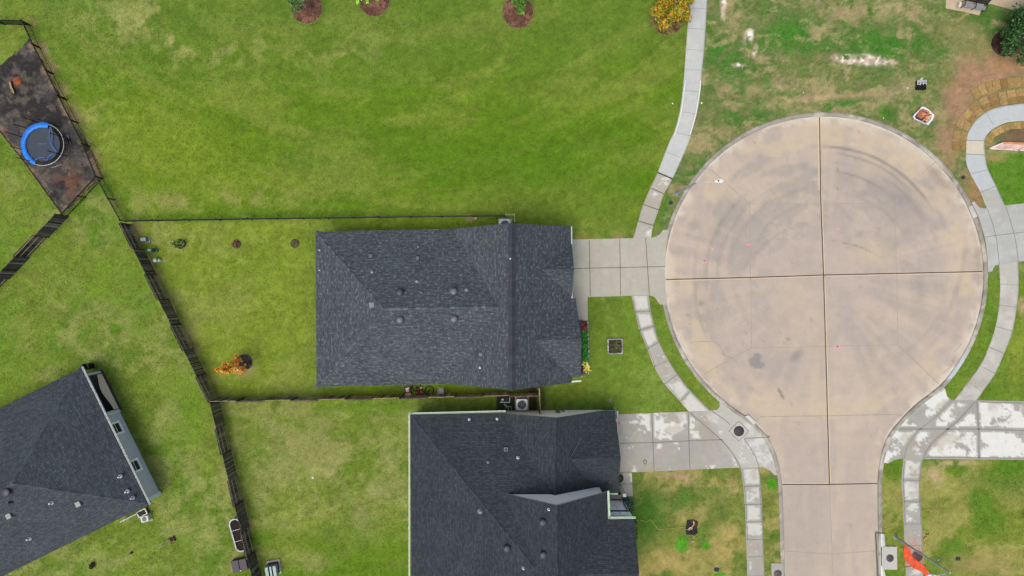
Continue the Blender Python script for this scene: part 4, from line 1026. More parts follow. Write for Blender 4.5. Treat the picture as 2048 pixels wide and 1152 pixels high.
for u, v in ((ov - .02, PN + .15), (ov - .02, ALC - .1)): mb = MB(); mb.box(*lc(u, v), 0, .2, .2, 2.52, angC, bev=.02); mb.build('patio_column', M(236, 238, 240, .6), hC)
# wavy beige shade curtain hanging along the patio edge
mb = MB(); n = 16; top = []; bot = []
for i in range(n + 1):
    t = i / n; v = PN + .35 + (ALC - PN - .6) * t
    u0 = ov - .12; u1 = ov - .08 + .42 * math.sin(t * 3.14) ** 1.5 * (1 - .75 * t)
    top.append((*lc(u1, v), 0.80)); bot.append((*lc(u0, v), .08))
m_ = len(top); mb.add(top + bot, [[i, i + 1, m_ + i + 1, m_ + i] for i in range(m_ - 1)], smooth=True)
cu = mb.build('shade_curtain', M(262, 236, 204, .9, 0, .1), hC)
mb = MB(); mb.path([Vector(p) + Vector((0, 0, .03)) for p in top], .05, 6); mb.build('curtain_rail', M(30, 28, 28, .6), hC)
for t, w_, vv in ((1, 0, 5.7), (2, 0, 9.25)):
    q = lc(ov, vv); window(hC, q[0], q[1], .75, 1.15, 1.5, -inw.x, -inw.y, .05)
gutter(hC, [tuple(ne - inw * .05), tuple(se - inw * .05)], ZE + .01, (232, 234, 236), .06)
mb = MB(); mb.box(*lc(ov - .05, Lc - .32), 0, .12, .3, 2.5, angC); mb.build('corner_trim', M(280, 282, 286, .6), hC)
mb = MB(); mb.box(*lc(ov - .06, ALC + .02), 0, .1, .14, 2.5, angC); mb.build('corner_trim', M(280, 282, 286, .6), hC)
mb = MB(); q = lc(ov - .04, ALC + 1.05); mb.box(q[0], q[1], 1.9, .1, .14, .2, angC); mb.build('wall_lamp', M(40, 42, 46, .5), hC)

for poly in ([(641, 473), (1132, 465), (1152, 748), (643, 764)], [(832, 824), (1224, 820), (1228, 960), (1247, 1000), (1249, 1160), (832, 1336)]): HARD.append(poly)
HARD.append([((q[0] * PPM + 1024), (576 - q[1] * PPM)) for q in (lc(ov, PN), lc(ov, Lc - .4), lc(LC - .5, Lc - .4), lc(LC - .5, .45))])

# ================================================================== FENCES
def wood_fence(pts, label, first=0, panel=2.4, h=1.83, seed=0, name='wood_fence', base=((88, 84, 80), (108, 103, 97), (68, 65, 63)), flip=False, rail_c=(164, 144, 122)):
    rnd = random.Random(seed); root = thing(name, P(*pts[0]), label, 'fence')
    org = P(*pts[0]); idx = first
    for (a, b) in zip(pts[:-1], pts[1:]):
        A = P(*a) - org; B = P(*b) - org; L = (B - A).length; d = (B - A).normalized(); nn = Vector((-d.y, d.x, 0))
        if flip: nn = -nn
        n = max(1, round(L / panel)); ang = math.atan2(d.y, d.x)
        for k in range(n):
            p = A + d * (L * k / n); q = A + d * (L * (k + 1) / n); side = 1 if idx % 2 == 0 else -1; idx += 1
            mb = MB(); pl = (q - p).length; m = int(pl / .145)
            for t in range(m):
                cc = p + d * (pl * (t + .5) / m) + nn * side * .07; hh = h + rnd.uniform(-.02, .02)
                g = base[rnd.randrange(3)]; f = rnd.uniform(.7, 1.35)
                mb.box(cc.x, cc.y, .04, .132, .02, hh - .04, ang + rnd.uniform(-.02, .02), cl=c(*[v * f for v in g]))
            for z in (.25, 1.0, 1.62):
                cc = (p + q) / 2 + nn * side * .035; mb.box(cc.x, cc.y, z, pl - .09, .045, .09, ang, cl=c(*rail_c))
            mb.build('panel', MAT_WOOD, root)
        for k in range(n + 1):
            p = A + d * (L * k / n); mb = MB(); mb.box(p.x, p.y, 0, .1, .1, h - .06, ang, cl=c(104, 84, 66)); mb.build('post', MAT_WOOD, root)
    return root
wood_fence([(136, 433), (-60, 640)], 'weathered wooden fence running off the left edge below the mulch bed', 0, seed=1)
wood_fence([(263, 450), (436, 797)], 'weathered wooden fence between the back yards, upper run down to the corner', 1, seed=2)
wood_fence([(437, 799), (522, 1152), (545, 1300)], 'weathered wooden fence, lower run past the oval metal planter', 0, seed=3)
wood_fence([(436, 797), (806, 790), (1074, 784.5)], 'narrow wooden fence between the two long roofed houses', 1, seed=4, base=((128, 110, 96), (118, 100, 88), (140, 124, 108)), flip=True)
wood_fence([(1076, 770), (1078.5, 821)], 'short pale wooden gate fence beside the air conditioner, closing the side yard', 0, panel=2.3, seed=5, base=((168, 156, 138), (178, 166, 148), (150, 138, 122)), h=1.75)

def iron_fence(pts, label, h=1.1, panel=2.45, colr=(34, 34, 36)):
    root = thing('iron_fence', P(*pts[0]), label, 'fence'); org = P(*pts[0]); mat = M(*colr, .5, .3)
    for (a, b) in zip(pts[:-1], pts[1:]):
        A = P(*a) - org; B = P(*b) - org; L = (B - A).length; d = (B - A).normalized(); n = max(1, round(L / panel)); ang = math.atan2(d.y, d.x)
        for k in range(n):
            p = A + d * (L * k / n); q = A + d * (L * (k + 1) / n); mb = MB(); pl = (q - p).length; m = int(pl / .13)
            for t in range(1, m):
                cc = p + d * (pl * t / m); mb.box(cc.x, cc.y, .06, .03, .03, h - .08, ang)
            for z in (.12, h - .16, h - .03):
                cc = (p + q) / 2; mb.box(cc.x, cc.y, z, pl, .045, .04, ang)
            mb.build('panel', mat, root)
        for k in range(n + 1):
            p = A + d * (L * k / n); mb = MB(); mb.box(p.x, p.y, 0, .09, .09, h + .06, ang); mb.box(p.x, p.y, h + .06, .075, .075, .03, ang); mb.build('post', mat, root)
    return root
iron_fence([(-40, 48), (61, 51)], 'black iron fence across the upper left corner of the picture')
iron_fence([(61, 51), (82, 97), (133, 199), (180, 293), (206, 357)], 'black iron fence slanting along the dark mulch bed')
iron_fence([(206, 357), (136, 433)], 'black iron fence linking the mulch bed corner to the wooden fence')
iron_fence([(206, 357), (254, 443)], 'dark green iron fence from the mulch corner down to the wooden fence', colr=(38, 58, 46))
iron_fence([(254, 443), (505, 439), (760, 435.5), (1010, 432.5)], 'long low dark green iron fence between the open field and the middle house', colr=(44, 62, 50))
# pale gate by the condenser of the middle house
g = thing('garden_gate', P(1012, 432), 'pale metal gate frame beside the roof peak of the middle house', 'gate'); mb = MB()
o = P(1012, 432); q = P(1029, 431.5) - o; r_ = P(1029.5, 446) - o
for z in (.2, 1.25): mb.box(q.x / 2, q.y / 2, z, q.x, .04, .04); mb.box(q.x, r_.y / 2, z, .04, abs(r_.y), .04)
for k in range(6): mb.box(q.x * k / 5, 0, .2, .025, .025, 1.1)
mb.build('gate_panel', M(190, 200, 150, .6), g)
mb = MB(); mb.box(q.x, 0, 0, .08, .08, 1.4); mb.box(0, 0, 0, .08, .08, 1.4); mb.box(r_.x, r_.y, 0, .08, .08, 1.4); mb.build('gate_post', M(200, 206, 180, .6), g)

# ================================================================== LEAVES / PLANTS
def leaf_mesh(name, clumps, palette, n, size, parent=None, seed=0, flat=.5, aspect=1.8, loc=None):
    """clumps: list of (centre, (rx,ry,rz)); leaves spread through the volume, most near the outside"""
    rg = np.random.RandomState(seed); pal = np.array([c(*p) for p in palette])
    w = np.array([(r[0] * r[1] * r[2]) ** .67 for _, r in clumps]); w /= w.sum(); idx = rg.choice(len(clumps), n, p=w)
    cen = np.array([k[0] for k in clumps], float)[idx]; rad = np.array([k[1] for k in clumps], float)[idx]
    u = rg.normal(size=(n, 3)); u /= np.linalg.norm(u, axis=1)[:, None]; rr = rg.rand(n) ** .45
    pos = cen + u * rr[:, None] * rad * (1 + .12 * rg.normal(size=(n, 1)))
    a = rg.normal(size=(n, 3)); a[:, 2] *= flat; a /= np.linalg.norm(a, axis=1)[:, None]
    b = rg.normal(size=(n, 3)); b[:, 2] *= flat; b -= a * (a * b).sum(1)[:, None]; b /= np.linalg.norm(b, axis=1)[:, None]
    s = size * (.6 + .8 * rg.rand(n))[:, None]; la = a * s * aspect / 2; lb = b * s / 2
    V = np.stack([pos - la, pos - lb * .9, pos + la, pos + lb * .9], 1).reshape(-1, 3)
    F = np.arange(n * 4).reshape(n, 4)
    cc = pal[rg.randint(len(pal), size=n)] * (.75 + .5 * rg.rand(n))[:, None]
    o = mesh_np(name, V, F, np.repeat(cc, 4, axis=0), MAT_LEAF)
    if parent is not None: o.parent = parent
    if loc is not None: o.location = loc
    return o
def blades(name, roots, palette, n_each, length, width, parent=None, seed=0, spread=.9, lift=.6):
    """arching strap leaves growing from each root"""
    rg = random.Random(seed); mb = MB()
    for (x, y, z) in roots:
        for _ in range(n_each):
            a = rg.uniform(0, 2 * math.pi); L = length * rg.uniform(.6, 1.15); w = width * rg.uniform(.7, 1.2); g = palette[rg.randrange(len(palette))]; f = rg.uniform(.75, 1.25)
            cl = c(*[min(255, v * f) for v in g]); d = Vector((math.cos(a), math.sin(a), 0)); s = Vector((-d.y, d.x, 0)) * w / 2; sp = spread * rg.uniform(.5, 1.1); li = lift * rg.uniform(.7, 1.2)
            p = [Vector((x, y, z)), Vector((x, y, z)) + d * L * sp * .4 + Vector((0, 0, L * li * .8)), Vector((x, y, z)) + d * L * sp * .8 + Vector((0, 0, L * li * .95)), Vector((x, y, z)) + d * L * sp * 1.1 + Vector((0, 0, L * li * .6))]
            mb.add([p[0] - s * .5, p[0] + s * .5, p[1] + s, p[1] - s, p[2] + s * .8, p[2] - s * .8, p[3]], [[0, 1, 2, 3], [3, 2, 4, 5], [5, 4, 6]], 0, cl)
    return mb.build(name, MAT_LEAF, parent)
def ring_bed(px, py, r, label, z=.03, rim=True, colr=((112, 78, 62), (136, 98, 80), (88, 64, 54)), seed=0, name='mulch_ring'):
    root = thing(name, P(px, py), label, 'mulch bed'); rg = random.Random(seed)
    def fn(x, y):
        n = fbm(x / PPM, y / PPM, .7, 4, 400 + seed); n2 = fbm(x / PPM, y / PPM, .25, 3, 401 + seed)
        b = np.zeros(x.shape + (3,)) + lin(colr[0]); b = mixc(b, colr[1], sst(n, .45, .6)); return mixc(b, colr[2], sst(n2, .5, .64))
    pts = [(px + r * math.cos(t) * (1 + .035 * math.sin(3 * t + seed)), py + r * math.sin(t) * (1 + .03 * math.cos(2 * t + seed))) for t in [2 * math.pi * i / 40 for i in range(40)]]
    o = sheet('mulch', pts, z, fn, MAT_MULCH, .12, .06); o.parent = root; o.matrix_parent_inverse = Matrix.Translation(-P(px, py))
    if rim:
        mb = MB(); k = 46
        for i in range(k):
            t = 2 * math.pi * i / k; t2 = 2 * math.pi * (i + .95) / k; rr = (r + 1.2) / PPM
            mb.tube((rr * math.cos(t), -rr * math.sin(t), .02), (rr * math.cos(t2), -rr * math.sin(t2), .02), .045, .04, 5, cl=c(*((126, 132, 70), (140, 140, 90), (110, 120, 60))[rg.randrange(3)]))
        mb.build('grass_rim', MAT_SOD, root)
    return root
def tree(name, px, py, label, z0, z1, rad, palette, n, size, seed=0, trunk=.05, clumps=None, trunk_c=(196, 186, 172), lean=(0, 0), flat=.5, aspect=1.8, cs=(.28, .48)):
    root = thing(name, P(px, py), label, 'tree'); rg = random.Random(seed)
    mb = MB(); prev = Vector((0, 0, 0)); H = z0 + (z1 - z0) * .75
    for k in range(1, 6):
        q = Vector((lean[0] * k / 5 + rg.uniform(-.03, .03), lean[1] * k / 5 + rg.uniform(-.03, .03), H * k / 5)); mb.tube(prev, q, trunk * (1 - .13 * (k - 1)), trunk * (1 - .13 * k), 8, cl=c(*trunk_c)); prev = q
    cl = []
    nb = clumps or 9
    for k in range(nb):
        a = rg.uniform(0, 6.28); rr = rad * rg.uniform(.25, .78); z = z0 + (z1 - z0) * rg.uniform(.1, .95); rr *= (1 - .5 * max(0, (z - z0) / (z1 - z0) - .4))
        t = z / z1; q = Vector((lean[0] * t + rr * math.cos(a), lean[1] * t + rr * math.sin(a), z)); s = rad * rg.uniform(*cs)
        cl.append((q, (s, s, s * .8)))
        b0 = Vector((lean[0] * t * .8, lean[1] * t * .8, max(.3, z - rr * .8))); mb.tube(b0, q, trunk * .45, trunk * .12, 5, cl=c(*trunk_c))
    mb.build('trunk', MAT_WOOD, root)
    leaf_mesh('crown', cl, palette, n, size, root, seed, flat, aspect)
    return root
GREENS = [(84, 130, 48), (66, 112, 38), (104, 150, 56), (52, 92, 36)]
ring_bed(614, 17, 30, 'round brown mulch ring under the leftmost tree of the top edge', seed=1)
tree('park_tree', 613, 17, 'thin young tree with loose dull green leaves, leftmost at the top edge', 1.4, 3.6, 1.25, [(78, 120, 60), (96, 128, 72), (60, 98, 50)], 700, .13, seed=3, clumps=10)
ring_bed(749, 2, 30, 'round brown mulch ring under the bright lime green tree', seed=2)
r_ = tree('park_tree', 748, -6, 'small tree with bright lime green leaf rosettes at the top edge', .6, 1.8, 1.05, [(120, 200, 20), (96, 176, 12), (150, 222, 50), (70, 140, 20)], 150, .12, seed=4, clumps=16, trunk_c=(150, 120, 110))
blades('leaf_rosettes', [(rr * math.cos(a) - .55, rr * math.sin(a) - .25, .9 + .5 * random.random()) for a, rr in [(random.uniform(0, 6.28), random.uniform(.1, .95)) for _ in range(22)]], [(120, 205, 16), (96, 180, 10), (160, 228, 60)], 12, .26, .13, r_, 5, .8, .35)
ring_bed(1036, 25, 30.5, 'round reddish mulch ring under the pale trunked tree', seed=3)
tree('park_tree', 1036, 27, 'young tree with a pale trunk and sparse fresh green leaves at the top edge', 1.5, 3.8, 1.0, [(92, 150, 40), (110, 168, 56), (74, 124, 36)], 900, .14, seed=7, clumps=9, trunk_c=(222, 214, 200))
ring_bed(1334, 36, 33, 'grassy mulch ring under the orange yellow tree by the walk', colr=((122, 100, 72), (96, 62, 50), (132, 130, 70)), seed=4)
tree('park_tree', 1330, 46, 'bushy tree with orange and yellow green leaves beside the upper walk', .8, 3.6, 1.85, [(206, 164, 30), (172, 152, 24), (220, 152, 40), (128, 142, 30), (150, 156, 34)], 6000, .13, seed=8, clumps=40, cs=(.18, .34), lean=(.55, 1.0))
ring_bed(2009, 87, 26, 'dark mulch ring at the foot of the dark evergreen tree', colr=((78, 58, 44), (100, 76, 58), (52, 42, 36)), seed=5, rim=False)
tree('park_tree', 2019, 87, 'large dark green feathery tree at the upper right edge', .9, 5.2, 3.0, [(54, 100, 46), (40, 82, 40), (72, 118, 52), (88, 130, 60), (32, 66, 36)], 19000, .12, seed=9, clumps=120, cs=(.12, .26), lean=(1.9, .9), trunk=.09)
o = thing('tree_stake', P(2015, 90), 'pale grey stake post leaning beside the dark evergreen tree', 'stake'); mb = MB(); mb.box(0, 0, 0, .09, .16, 1.35); mb.build('stake', M(168, 176, 170, .7), o)
tree('street_tree', 2056, 1030, 'small bare whitish tree with dark green leaves, cut by the lower right edge', .5, 2.4, .9, [(40, 66, 44), (60, 84, 60), (30, 50, 34), (120, 132, 136)], 700, .10, seed=12, clumps=9, trunk_c=(196, 196, 192))
# orange columnar tree in the back yard
ring_bed(489, 724, 16, 'small dark mulch ring under the orange columnar tree', colr=((58, 54, 52), (78, 72, 66), (42, 40, 38)), seed=6, rim=False)
rt = thing('ornamental_tree', P(487, 728), 'slender tree with bright orange autumn leaves in the middle back yard', 'tree')
cl = []; rg = random.Random(5)
for k in range(44):
    z = .5 + 4.5 * (k / 44) ** 1.05; rr = (.40 * (1 - (k / 44)) ** .6 + .13) * rg.uniform(.6, 1.35); a = rg.uniform(0, 6.28); s = rg.uniform(.08, .17)
    cl.append(((rr * math.cos(a), rr * math.sin(a), z), (s, s, s)))
for k in range(5): cl.append(((.1 + .0 * k, .25 + .17 * k, 1.6 + .08 * k), (.13, .15, .12)))
mb = MB(); mb.tube((0, 0, 0), (0, 0, 4.4), .045, .012, 7, cl=c(150, 120, 90)); mb.tube((0, 0, 1.2), (.1, .9, 2.0), .02, .008, 5, cl=c(150, 120, 90)); mb.build('trunk', MAT_WOOD, rt)
leaf_mesh('crown', cl, [(255, 168, 44), (250, 146, 34), (255, 190, 80), (226, 128, 40), (206, 160, 60)], 2600, .10, rt, 6)
o = thing('paving_stone', P(475.5, 739.5), 'small white stone lying beside the dark mulch ring', 'stone'); mb = MB(); mb.box(0, 0, 0, .3, .22, .09, .2, bev=.03); mb.build('stone', M(206, 204, 196, .8), o)
# small yard plants
ring_bed(361, 488, 10, 'small dark bed under the leafy shrub near the iron fence', colr=((70, 62, 44), (54, 50, 38), (86, 80, 52)), seed=7, rim=False)
o = thing('shrub', P(359, 488), 'low sprawling green shrub near the iron fence', 'shrub')
leaf_mesh('foliage', [((-.35 + .1 * k, .06 * math.sin(k * 2), .35 + .05 * (k % 3)), (.2, .26, .2)) for k in range(9)], [(84, 112, 40), (120, 142, 48), (48, 70, 30), (98, 130, 60)], 420, .11, o, 3)
o = thing('wilted_plant', P(473, 488), 'brown wilted plant in a small soil hole, middle of the back yard row', 'plant')
leaf_mesh('foliage', [((.15 * math.cos(a), .15 * math.sin(a), .12), (.2, .2, .13)) for a in (0, 1.6, 3.1, 4.7)], [(120, 84, 60), (92, 62, 44), (150, 110, 80), (66, 56, 40)], 260, .11, o, 4)
mb = MB(); mb.lathe([(.42, .0), (.40, .035), (.2, .045), (.01, .05)], 0, 0, 18, sx=1, sy=.95, cl=c(92, 84, 54)); mb.build('soil', MAT_MULCH, o)
o = thing('sapling', P(590, 487), 'tiny bare sapling in a round dark soil ring beside the middle house roof', 'plant')
mb = MB(); mb.lathe([(.40, .0), (.38, .035), (.2, .045), (.01, .05)], 0, 0, 18, cl=c(84, 78, 52)); mb.build('soil', MAT_MULCH, o)
mb = MB(); mb.tube((0, 0, 0), (.02, .02, .8), .02, .01, 5, cl=c(176, 150, 130)); [mb.tube((.01, .01, .3 + .1 * k), (.2 * math.cos(k * 2.1), .2 * math.sin(k * 2.1), .5 + .1 * k), .01, .005, 4, cl=c(160, 130, 110)) for k in range(5)]; mb.build('stem', MAT_WOOD, o)

# ================================================================== TRAMPOLINE
TZ = .88; tc = P(85.5, 289, TZ); tr = 1.80
tp = thing('trampoline', (tc.x, tc.y, 0), 'round trampoline with torn bright blue pad on the dark mulch bed', 'trampoline')
mb = MB(); n = 48; r0_ = tr * .80
mb.add([(r0_ * math.cos(2 * math.pi * i / n), r0_ * math.sin(2 * math.pi * i / n), TZ - .01 - .03 * (1 - 0)) for i in range(n)] + [(0, 0, TZ - .10)], [[i, (i + 1) % n, n] for i in range(n)], smooth=True); mb.build('jumping_mat', M(56, 66, 80, .75, 0, .15, 2), tp)
mb = MB(); mb.path([(tr * math.cos(t), tr * math.sin(t), TZ) for t in [2 * math.pi * i / n for i in range(n + 1)]], .035, 8); mb.build('frame', M(176, 178, 182, .4, .3), tp)
mb = MB()
for i in range(72):
    t = 2 * math.pi * i / 72; mb.tube((r0_ * .99 * math.cos(t), r0_ * .99 * math.sin(t), TZ - .02), (tr * math.cos(t), tr * math.sin(t), TZ), .018, .018, 4)
mb.build('springs', M(24, 24, 26, .5), tp)
mb = MB(); k = 30; V_ = []
for i in range(k + 1):     # math angle: pad covers from upper right over the left to lower left
    t = R(72 + (250 - 72) * i / k); wob = .01 * math.sin(i * 1.7); ri = tr * (.80 + wob) if i < k - 5 else tr * (.80 + .035 * (i - k + 5) / 1.2 * .6)
    for rr, zz in ((tr * 1.05, TZ + .02), (tr * 1.03, TZ + .065), ((tr + ri) / 2, TZ + .09 + .008 * math.sin(i * 2.3)), (ri, TZ + .065), (ri * .995, TZ + .02)): V_.append((rr * math.cos(t), rr * math.sin(t), zz))
mb.add(V_, [[i * 5 + j, (i + 1) * 5 + j, (i + 1) * 5 + j + 1, i * 5 + j + 1] for i in range(k) for j in range(4)], smooth=True); mb.build('safety_pad', M(22, 124, 228, .45, 0, .1, 3), tp)
mb = MB(); tt = lambda x, y, z=TZ + .03: (P(x, y, z).x - tc.x, P(x, y, z).y - tc.y, z)
mb.path([tt(*q) for q in smooth_line([(102, 253), (99, 262), (99, 275), (103, 290), (112, 304), (106, 307), (98, 313), (94, 320), (88, 315), (80, 315), (72, 319), (66, 322)])], .03, 6); mb.build('torn_pad_hem', M(70, 120, 220, .5), tp)
mb = MB(); q = smooth_line([(103, 255), (106, 264), (106, 275), (106, 290), (117, 304)]); a_ = [tt(*v, TZ + .01) for v in q]; b_ = [tt(v[0] - 5, v[1], TZ + .012) for v in q]
mb.add(a_ + b_, [[i, i + 1, len(a_) + i + 1, len(a_) + i] for i in range(len(a_) - 1)]); mb.build('torn_pad_flap', M(60, 78, 88, .7), tp)
for px, py, zt in ((104, 248.5, 2.55), (76, 245, 2.6), (52, 256, 2.3), (44.5, 274, 2.7), (44, 299, 2.2), (59, 322, 2.4), (121, 309, 2.45), (127, 275, 2.55)):
    a = tt(px, py, TZ); mb = MB(); mb.tube((a[0], a[1], .05), (a[0], a[1], zt), .035, .035, 8); mb.tube((a[0], a[1], zt), (a[0], a[1], zt + .06), .04, .02, 8); mb.build('pole', M(20, 20, 22, .6), tp)
for i in range(4):
    t = R(20 + 90 * i); mb = MB(); a, b = (tr * math.cos(t - .25), tr * math.sin(t - .25)), (tr * math.cos(t + .25), tr * math.sin(t + .25))
    mb.path([(a[0], a[1], TZ), (a[0] * 1.03, a[1] * 1.03, .04), (b[0] * 1.03, b[1] * 1.03, .04), (b[0], b[1], TZ)], .025, 6); mb.build('leg', M(170, 172, 174, .4, .5), tp)
mb = MB(); a = tt(84, 288, TZ - .085)
for k in range(5): mb.tube((a[0] - .35 + .15 * k, a[1] - .03, TZ - .082), (a[0] - .22 + .15 * k, a[1] + .06, TZ - .082), .012, .012, 4)
mb.build('faded_print', M(150, 162, 174, .7), tp)
o = thing('curved_plank', P(25, 178), 'tan curved board lying on the mulch above the trampoline', 'board'); mb = MB()
pts = [(-.1, .62), (.02, .5), (.14, .1), (.34, -.35), (.30, -.5), (.12, -.3), (-.06, .1), (-.12, .5)]; mb.prism(pts, .22, .26, cl=c(150, 134, 90)); mb.prism([(x * .8, y * .8) for x, y in pts], .02, .22, cl=c(60, 50, 40)); mb.build('board', MAT_WOOD, o)  # smaller dark block below the tan board stands in for its shadow
o = thing('mulch_mound', P(34.5, 162), 'small reddish mound on the dark mulch near the curved board', 'mound'); mb = MB(); mb.lathe([(.37, .02), (.32, .07), (.2, .12), (.01, .14)], 0, 0, 18, cl=c(150, 80, 56)); mb.build('mound', MAT_MULCH, o)
o = thing('dead_plant', P(136, 284), 'dry dark plant with a thin stake at the right of the trampoline', 'plant'); leaf_mesh('foliage', [((0, 0, .3), (.22, .2, .25))], [(50, 44, 40), (70, 60, 54)], 120, .09, o, 9)
mb = MB(); mb.tube((-.05, -.9, .05), (0, -.2, .06), .03, .03, 5, cl=c(84, 72, 62)); mb.build('stake', MAT_WOOD, o)
o = thing('lawn_edging', P(50, 325), 'thin dark edging strip along the lower left of the mulch bed', 'edging'); mb = MB(); q = [P(x, y) - P(50, 325) for x, y in ((-60, 180), (0, 262), (50, 325), (88, 378), (126, 430))]
for a, b in zip(q[:-1], q[1:]): d = (b - a); mb.box((a.x + b.x) / 2, (a.y + b.y) / 2, 0, d.length, .05, .09, math.atan2(d.y, d.x))
mb.build('strip', M(52, 50, 44, .9), o)

# ================================================================== UTILITY PEDESTALS, BINS, CABINETS
o = thing('utility_box', P(293, 480), 'grey green rectangular utility box, topmost of three by the fence corner', 'utility box', .12, 'utility pedestals by the fence corner'); mb = MB(); mb.box(0, 0, 0, .72, .52, .08, bev=.02); mb.box(-.06, .03, .08, .56, .38, .36, bev=.04, taper=.93); mb.build('cabinet', M(128, 138, 134, .6), o)
mb = MB(); mb.box(-.06, .03, .445, .46, .28, .03, bev=.01); mb.build('lid', M(150, 168, 164, .6), o)
o = thing('utility_pedestal', P(309, 501), 'dark green round topped pedestal, middle one by the fence corner', 'utility box', 0, 'utility pedestals by the fence corner'); mb = MB(); mb.lathe([(.2, 0), (.2, .75), (.17, .84), (.08, .89), (.01, .9)], 0, 0, 16, sx=1.1, sy=.85); mb.box(.24, 0, 0, .24, .3, .18, bev=.04); mb.build('body', M(62, 96, 92, .6), o)
mb = MB(); mb.lathe([(.165, .842), (.08, .893), (.01, .905)], 0, 0, 16, sx=1.1, sy=.85); mb.build('cap', M(110, 142, 138, .6), o)
o = thing('utility_pedestal', P(318, 521), 'pale mint rounded pedestal, lowest one by the fence corner', 'utility box', 0, 'utility pedestals by the fence corner'); mb = MB(); mb.lathe([(.18, 0), (.18, .5), (.16, .58), (.08, .63), (.01, .64)], -.09, 0, 16); mb.lathe([(.15, 0), (.15, .3), (.1, .36), (.01, .38)], .12, 0, 14); mb.build('body', M(180, 200, 192, .6), o)
def lathe_thing(name, px, py, label, cat, prof, colr, part, **kw):
    o = thing(name, P(px, py), label, cat); mb = MB(); mb.lathe(prof, 0, 0, kw.get('n', 20), sx=kw.get('sx', 1), sy=kw.get('sy', 1)); mb.build(part, M(*colr, kw.get('rough', .6)), o); return o
o = thing('rain_barrel', P(183.5, 731.5), 'open black barrel standing behind the corner of the left house', 'barrel')
mb = MB(); mb.lathe([(.25, 0), (.28, .3), (.3, .6), (.31, .92), (.33, .95), (.31, .97), (.28, .95), (.27, .5), (.26, .45)], 0, 0, 24, closed=True); mb.lathe([(.265, .42), (.01, .421)], 0, 0, 24, closed=True); mb.build('barrel_body', M(26, 24, 26, .5), o)
mb = MB(); mb.path([(.318 * math.cos(t), .318 * math.sin(t), .965) for t in [2 * math.pi * i / 24 for i in range(25)]], .014, 5); mb.build('rim', M(128, 122, 124, .5), o)
# left house condenser, steel frame, picket panel
o = thing('air_conditioner', P(296, 1034), 'small pale air conditioner unit outside the corner of the turned house', 'air conditioner', R(14), 'outdoor air conditioners'); mb = MB(); mb.box(-.05, -.03, 0, .86, .66, .07); mb.build('pad', M(176, 178, 150, .8), o)
mb = MB(); mb.box(0, 0, .07, .7, .52, .5, bev=.05); mb.build('casing', M(206, 214, 200, .6), o); mb = MB(); mb.lathe([(.2, .572), (.17, .585), (.01, .586)], 0, 0, 20); mb.build('fan_grille', M(90, 98, 122, .5), o)
o = thing('planter_frame', P(289, 1023), 'open dark box with a white frame at the corner of the turned house', 'planter box', R(27)); mb = MB()
for x, y, sx, sy in ((0, .24, .85, .07), (0, -.24, .85, .07), (.39, 0, .07, .42), (-.39, 0, .07, .42)): mb.box(x, y, .3, sx, sy, .12)
mb.build('frame', M(222, 224, 216, .6), o); mb = MB(); mb.box(0, 0, 0, .74, .44, .32); mb.build('box', M(34, 34, 32, .8), o)
o = thing('picket_panel', P(266, 1030), 'white picket panel leaning at the lower wall of the turned house', 'fence panel', R(27)); mb = MB()
for k in range(13): mb.box(-.72 + .12 * k, -.05, .02, .075, .03, .75 + .04 * (k % 2))
mb.build('pickets', M(236, 238, 240, .6), o); mb = MB(); mb.box(0, 0.0, .2, 1.6, .04, .08); mb.box(0, 0.0, .6, 1.6, .04, .08); mb.build('rail', M(230, 232, 236, .6), o)
# push mower with a long handle
o = thing('push_mower', P(346, 1078), 'small rusty red push mower with its handle lying in the left yard', 'mower', R(25)); mb = MB(); mb.box(0, 0, .08, .42, .34, .16, bev=.05); mb.build('deck', M(120, 66, 54, .7), o)
mb = MB(); mb.lathe([(.12, .24), (.11, .36), (.05, .4), (.01, .41)], 0, .02, 12); mb.build('engine', M(50, 46, 46, .6), o)
for sx in (-.2, .2):
    for sy in (-.14, .16): mb = MB(); mb.tube((sx - .02, sy, .09), (sx + .02, sy, .09), .09, .09, 14); mb.build('wheel', M(36, 34, 34, .8), o)
mb = MB(); mb.path([(-.18, .08, .2), (-.7, .1, .45), (-1.05, .05, .6), (-1.05, -.1, .6), (-.7, -.12, .45), (-.18, -.1, .2)], .018, 6); mb.build('handle', M(168, 158, 150, .5), o)
o = thing('garden_tap', P(262, 1106), 'tiny dark green garden fitting in the grass near the push mower', 'garden fitting', R(30)); mb = MB(); mb.lathe([(.1, 0), (.1, .2), (.03, .26)], .1, 0, 10); mb.tube((-.22, 0, .05), (.05, 0, .15), .035, .03, 6); mb.build('fitting', M(40, 60, 52, .6), o)
o = thing('dead_shrub', P(187, 1129), 'dark dead shrub in the grass below the turned house', 'shrub'); leaf_mesh('foliage', [((0, 0, .2), (.22, .26, .2)), ((-.12, -.2, .15), (.14, .14, .12))], [(52, 48, 38), (70, 62, 48), (40, 44, 30)], 260, .08, o, 14)
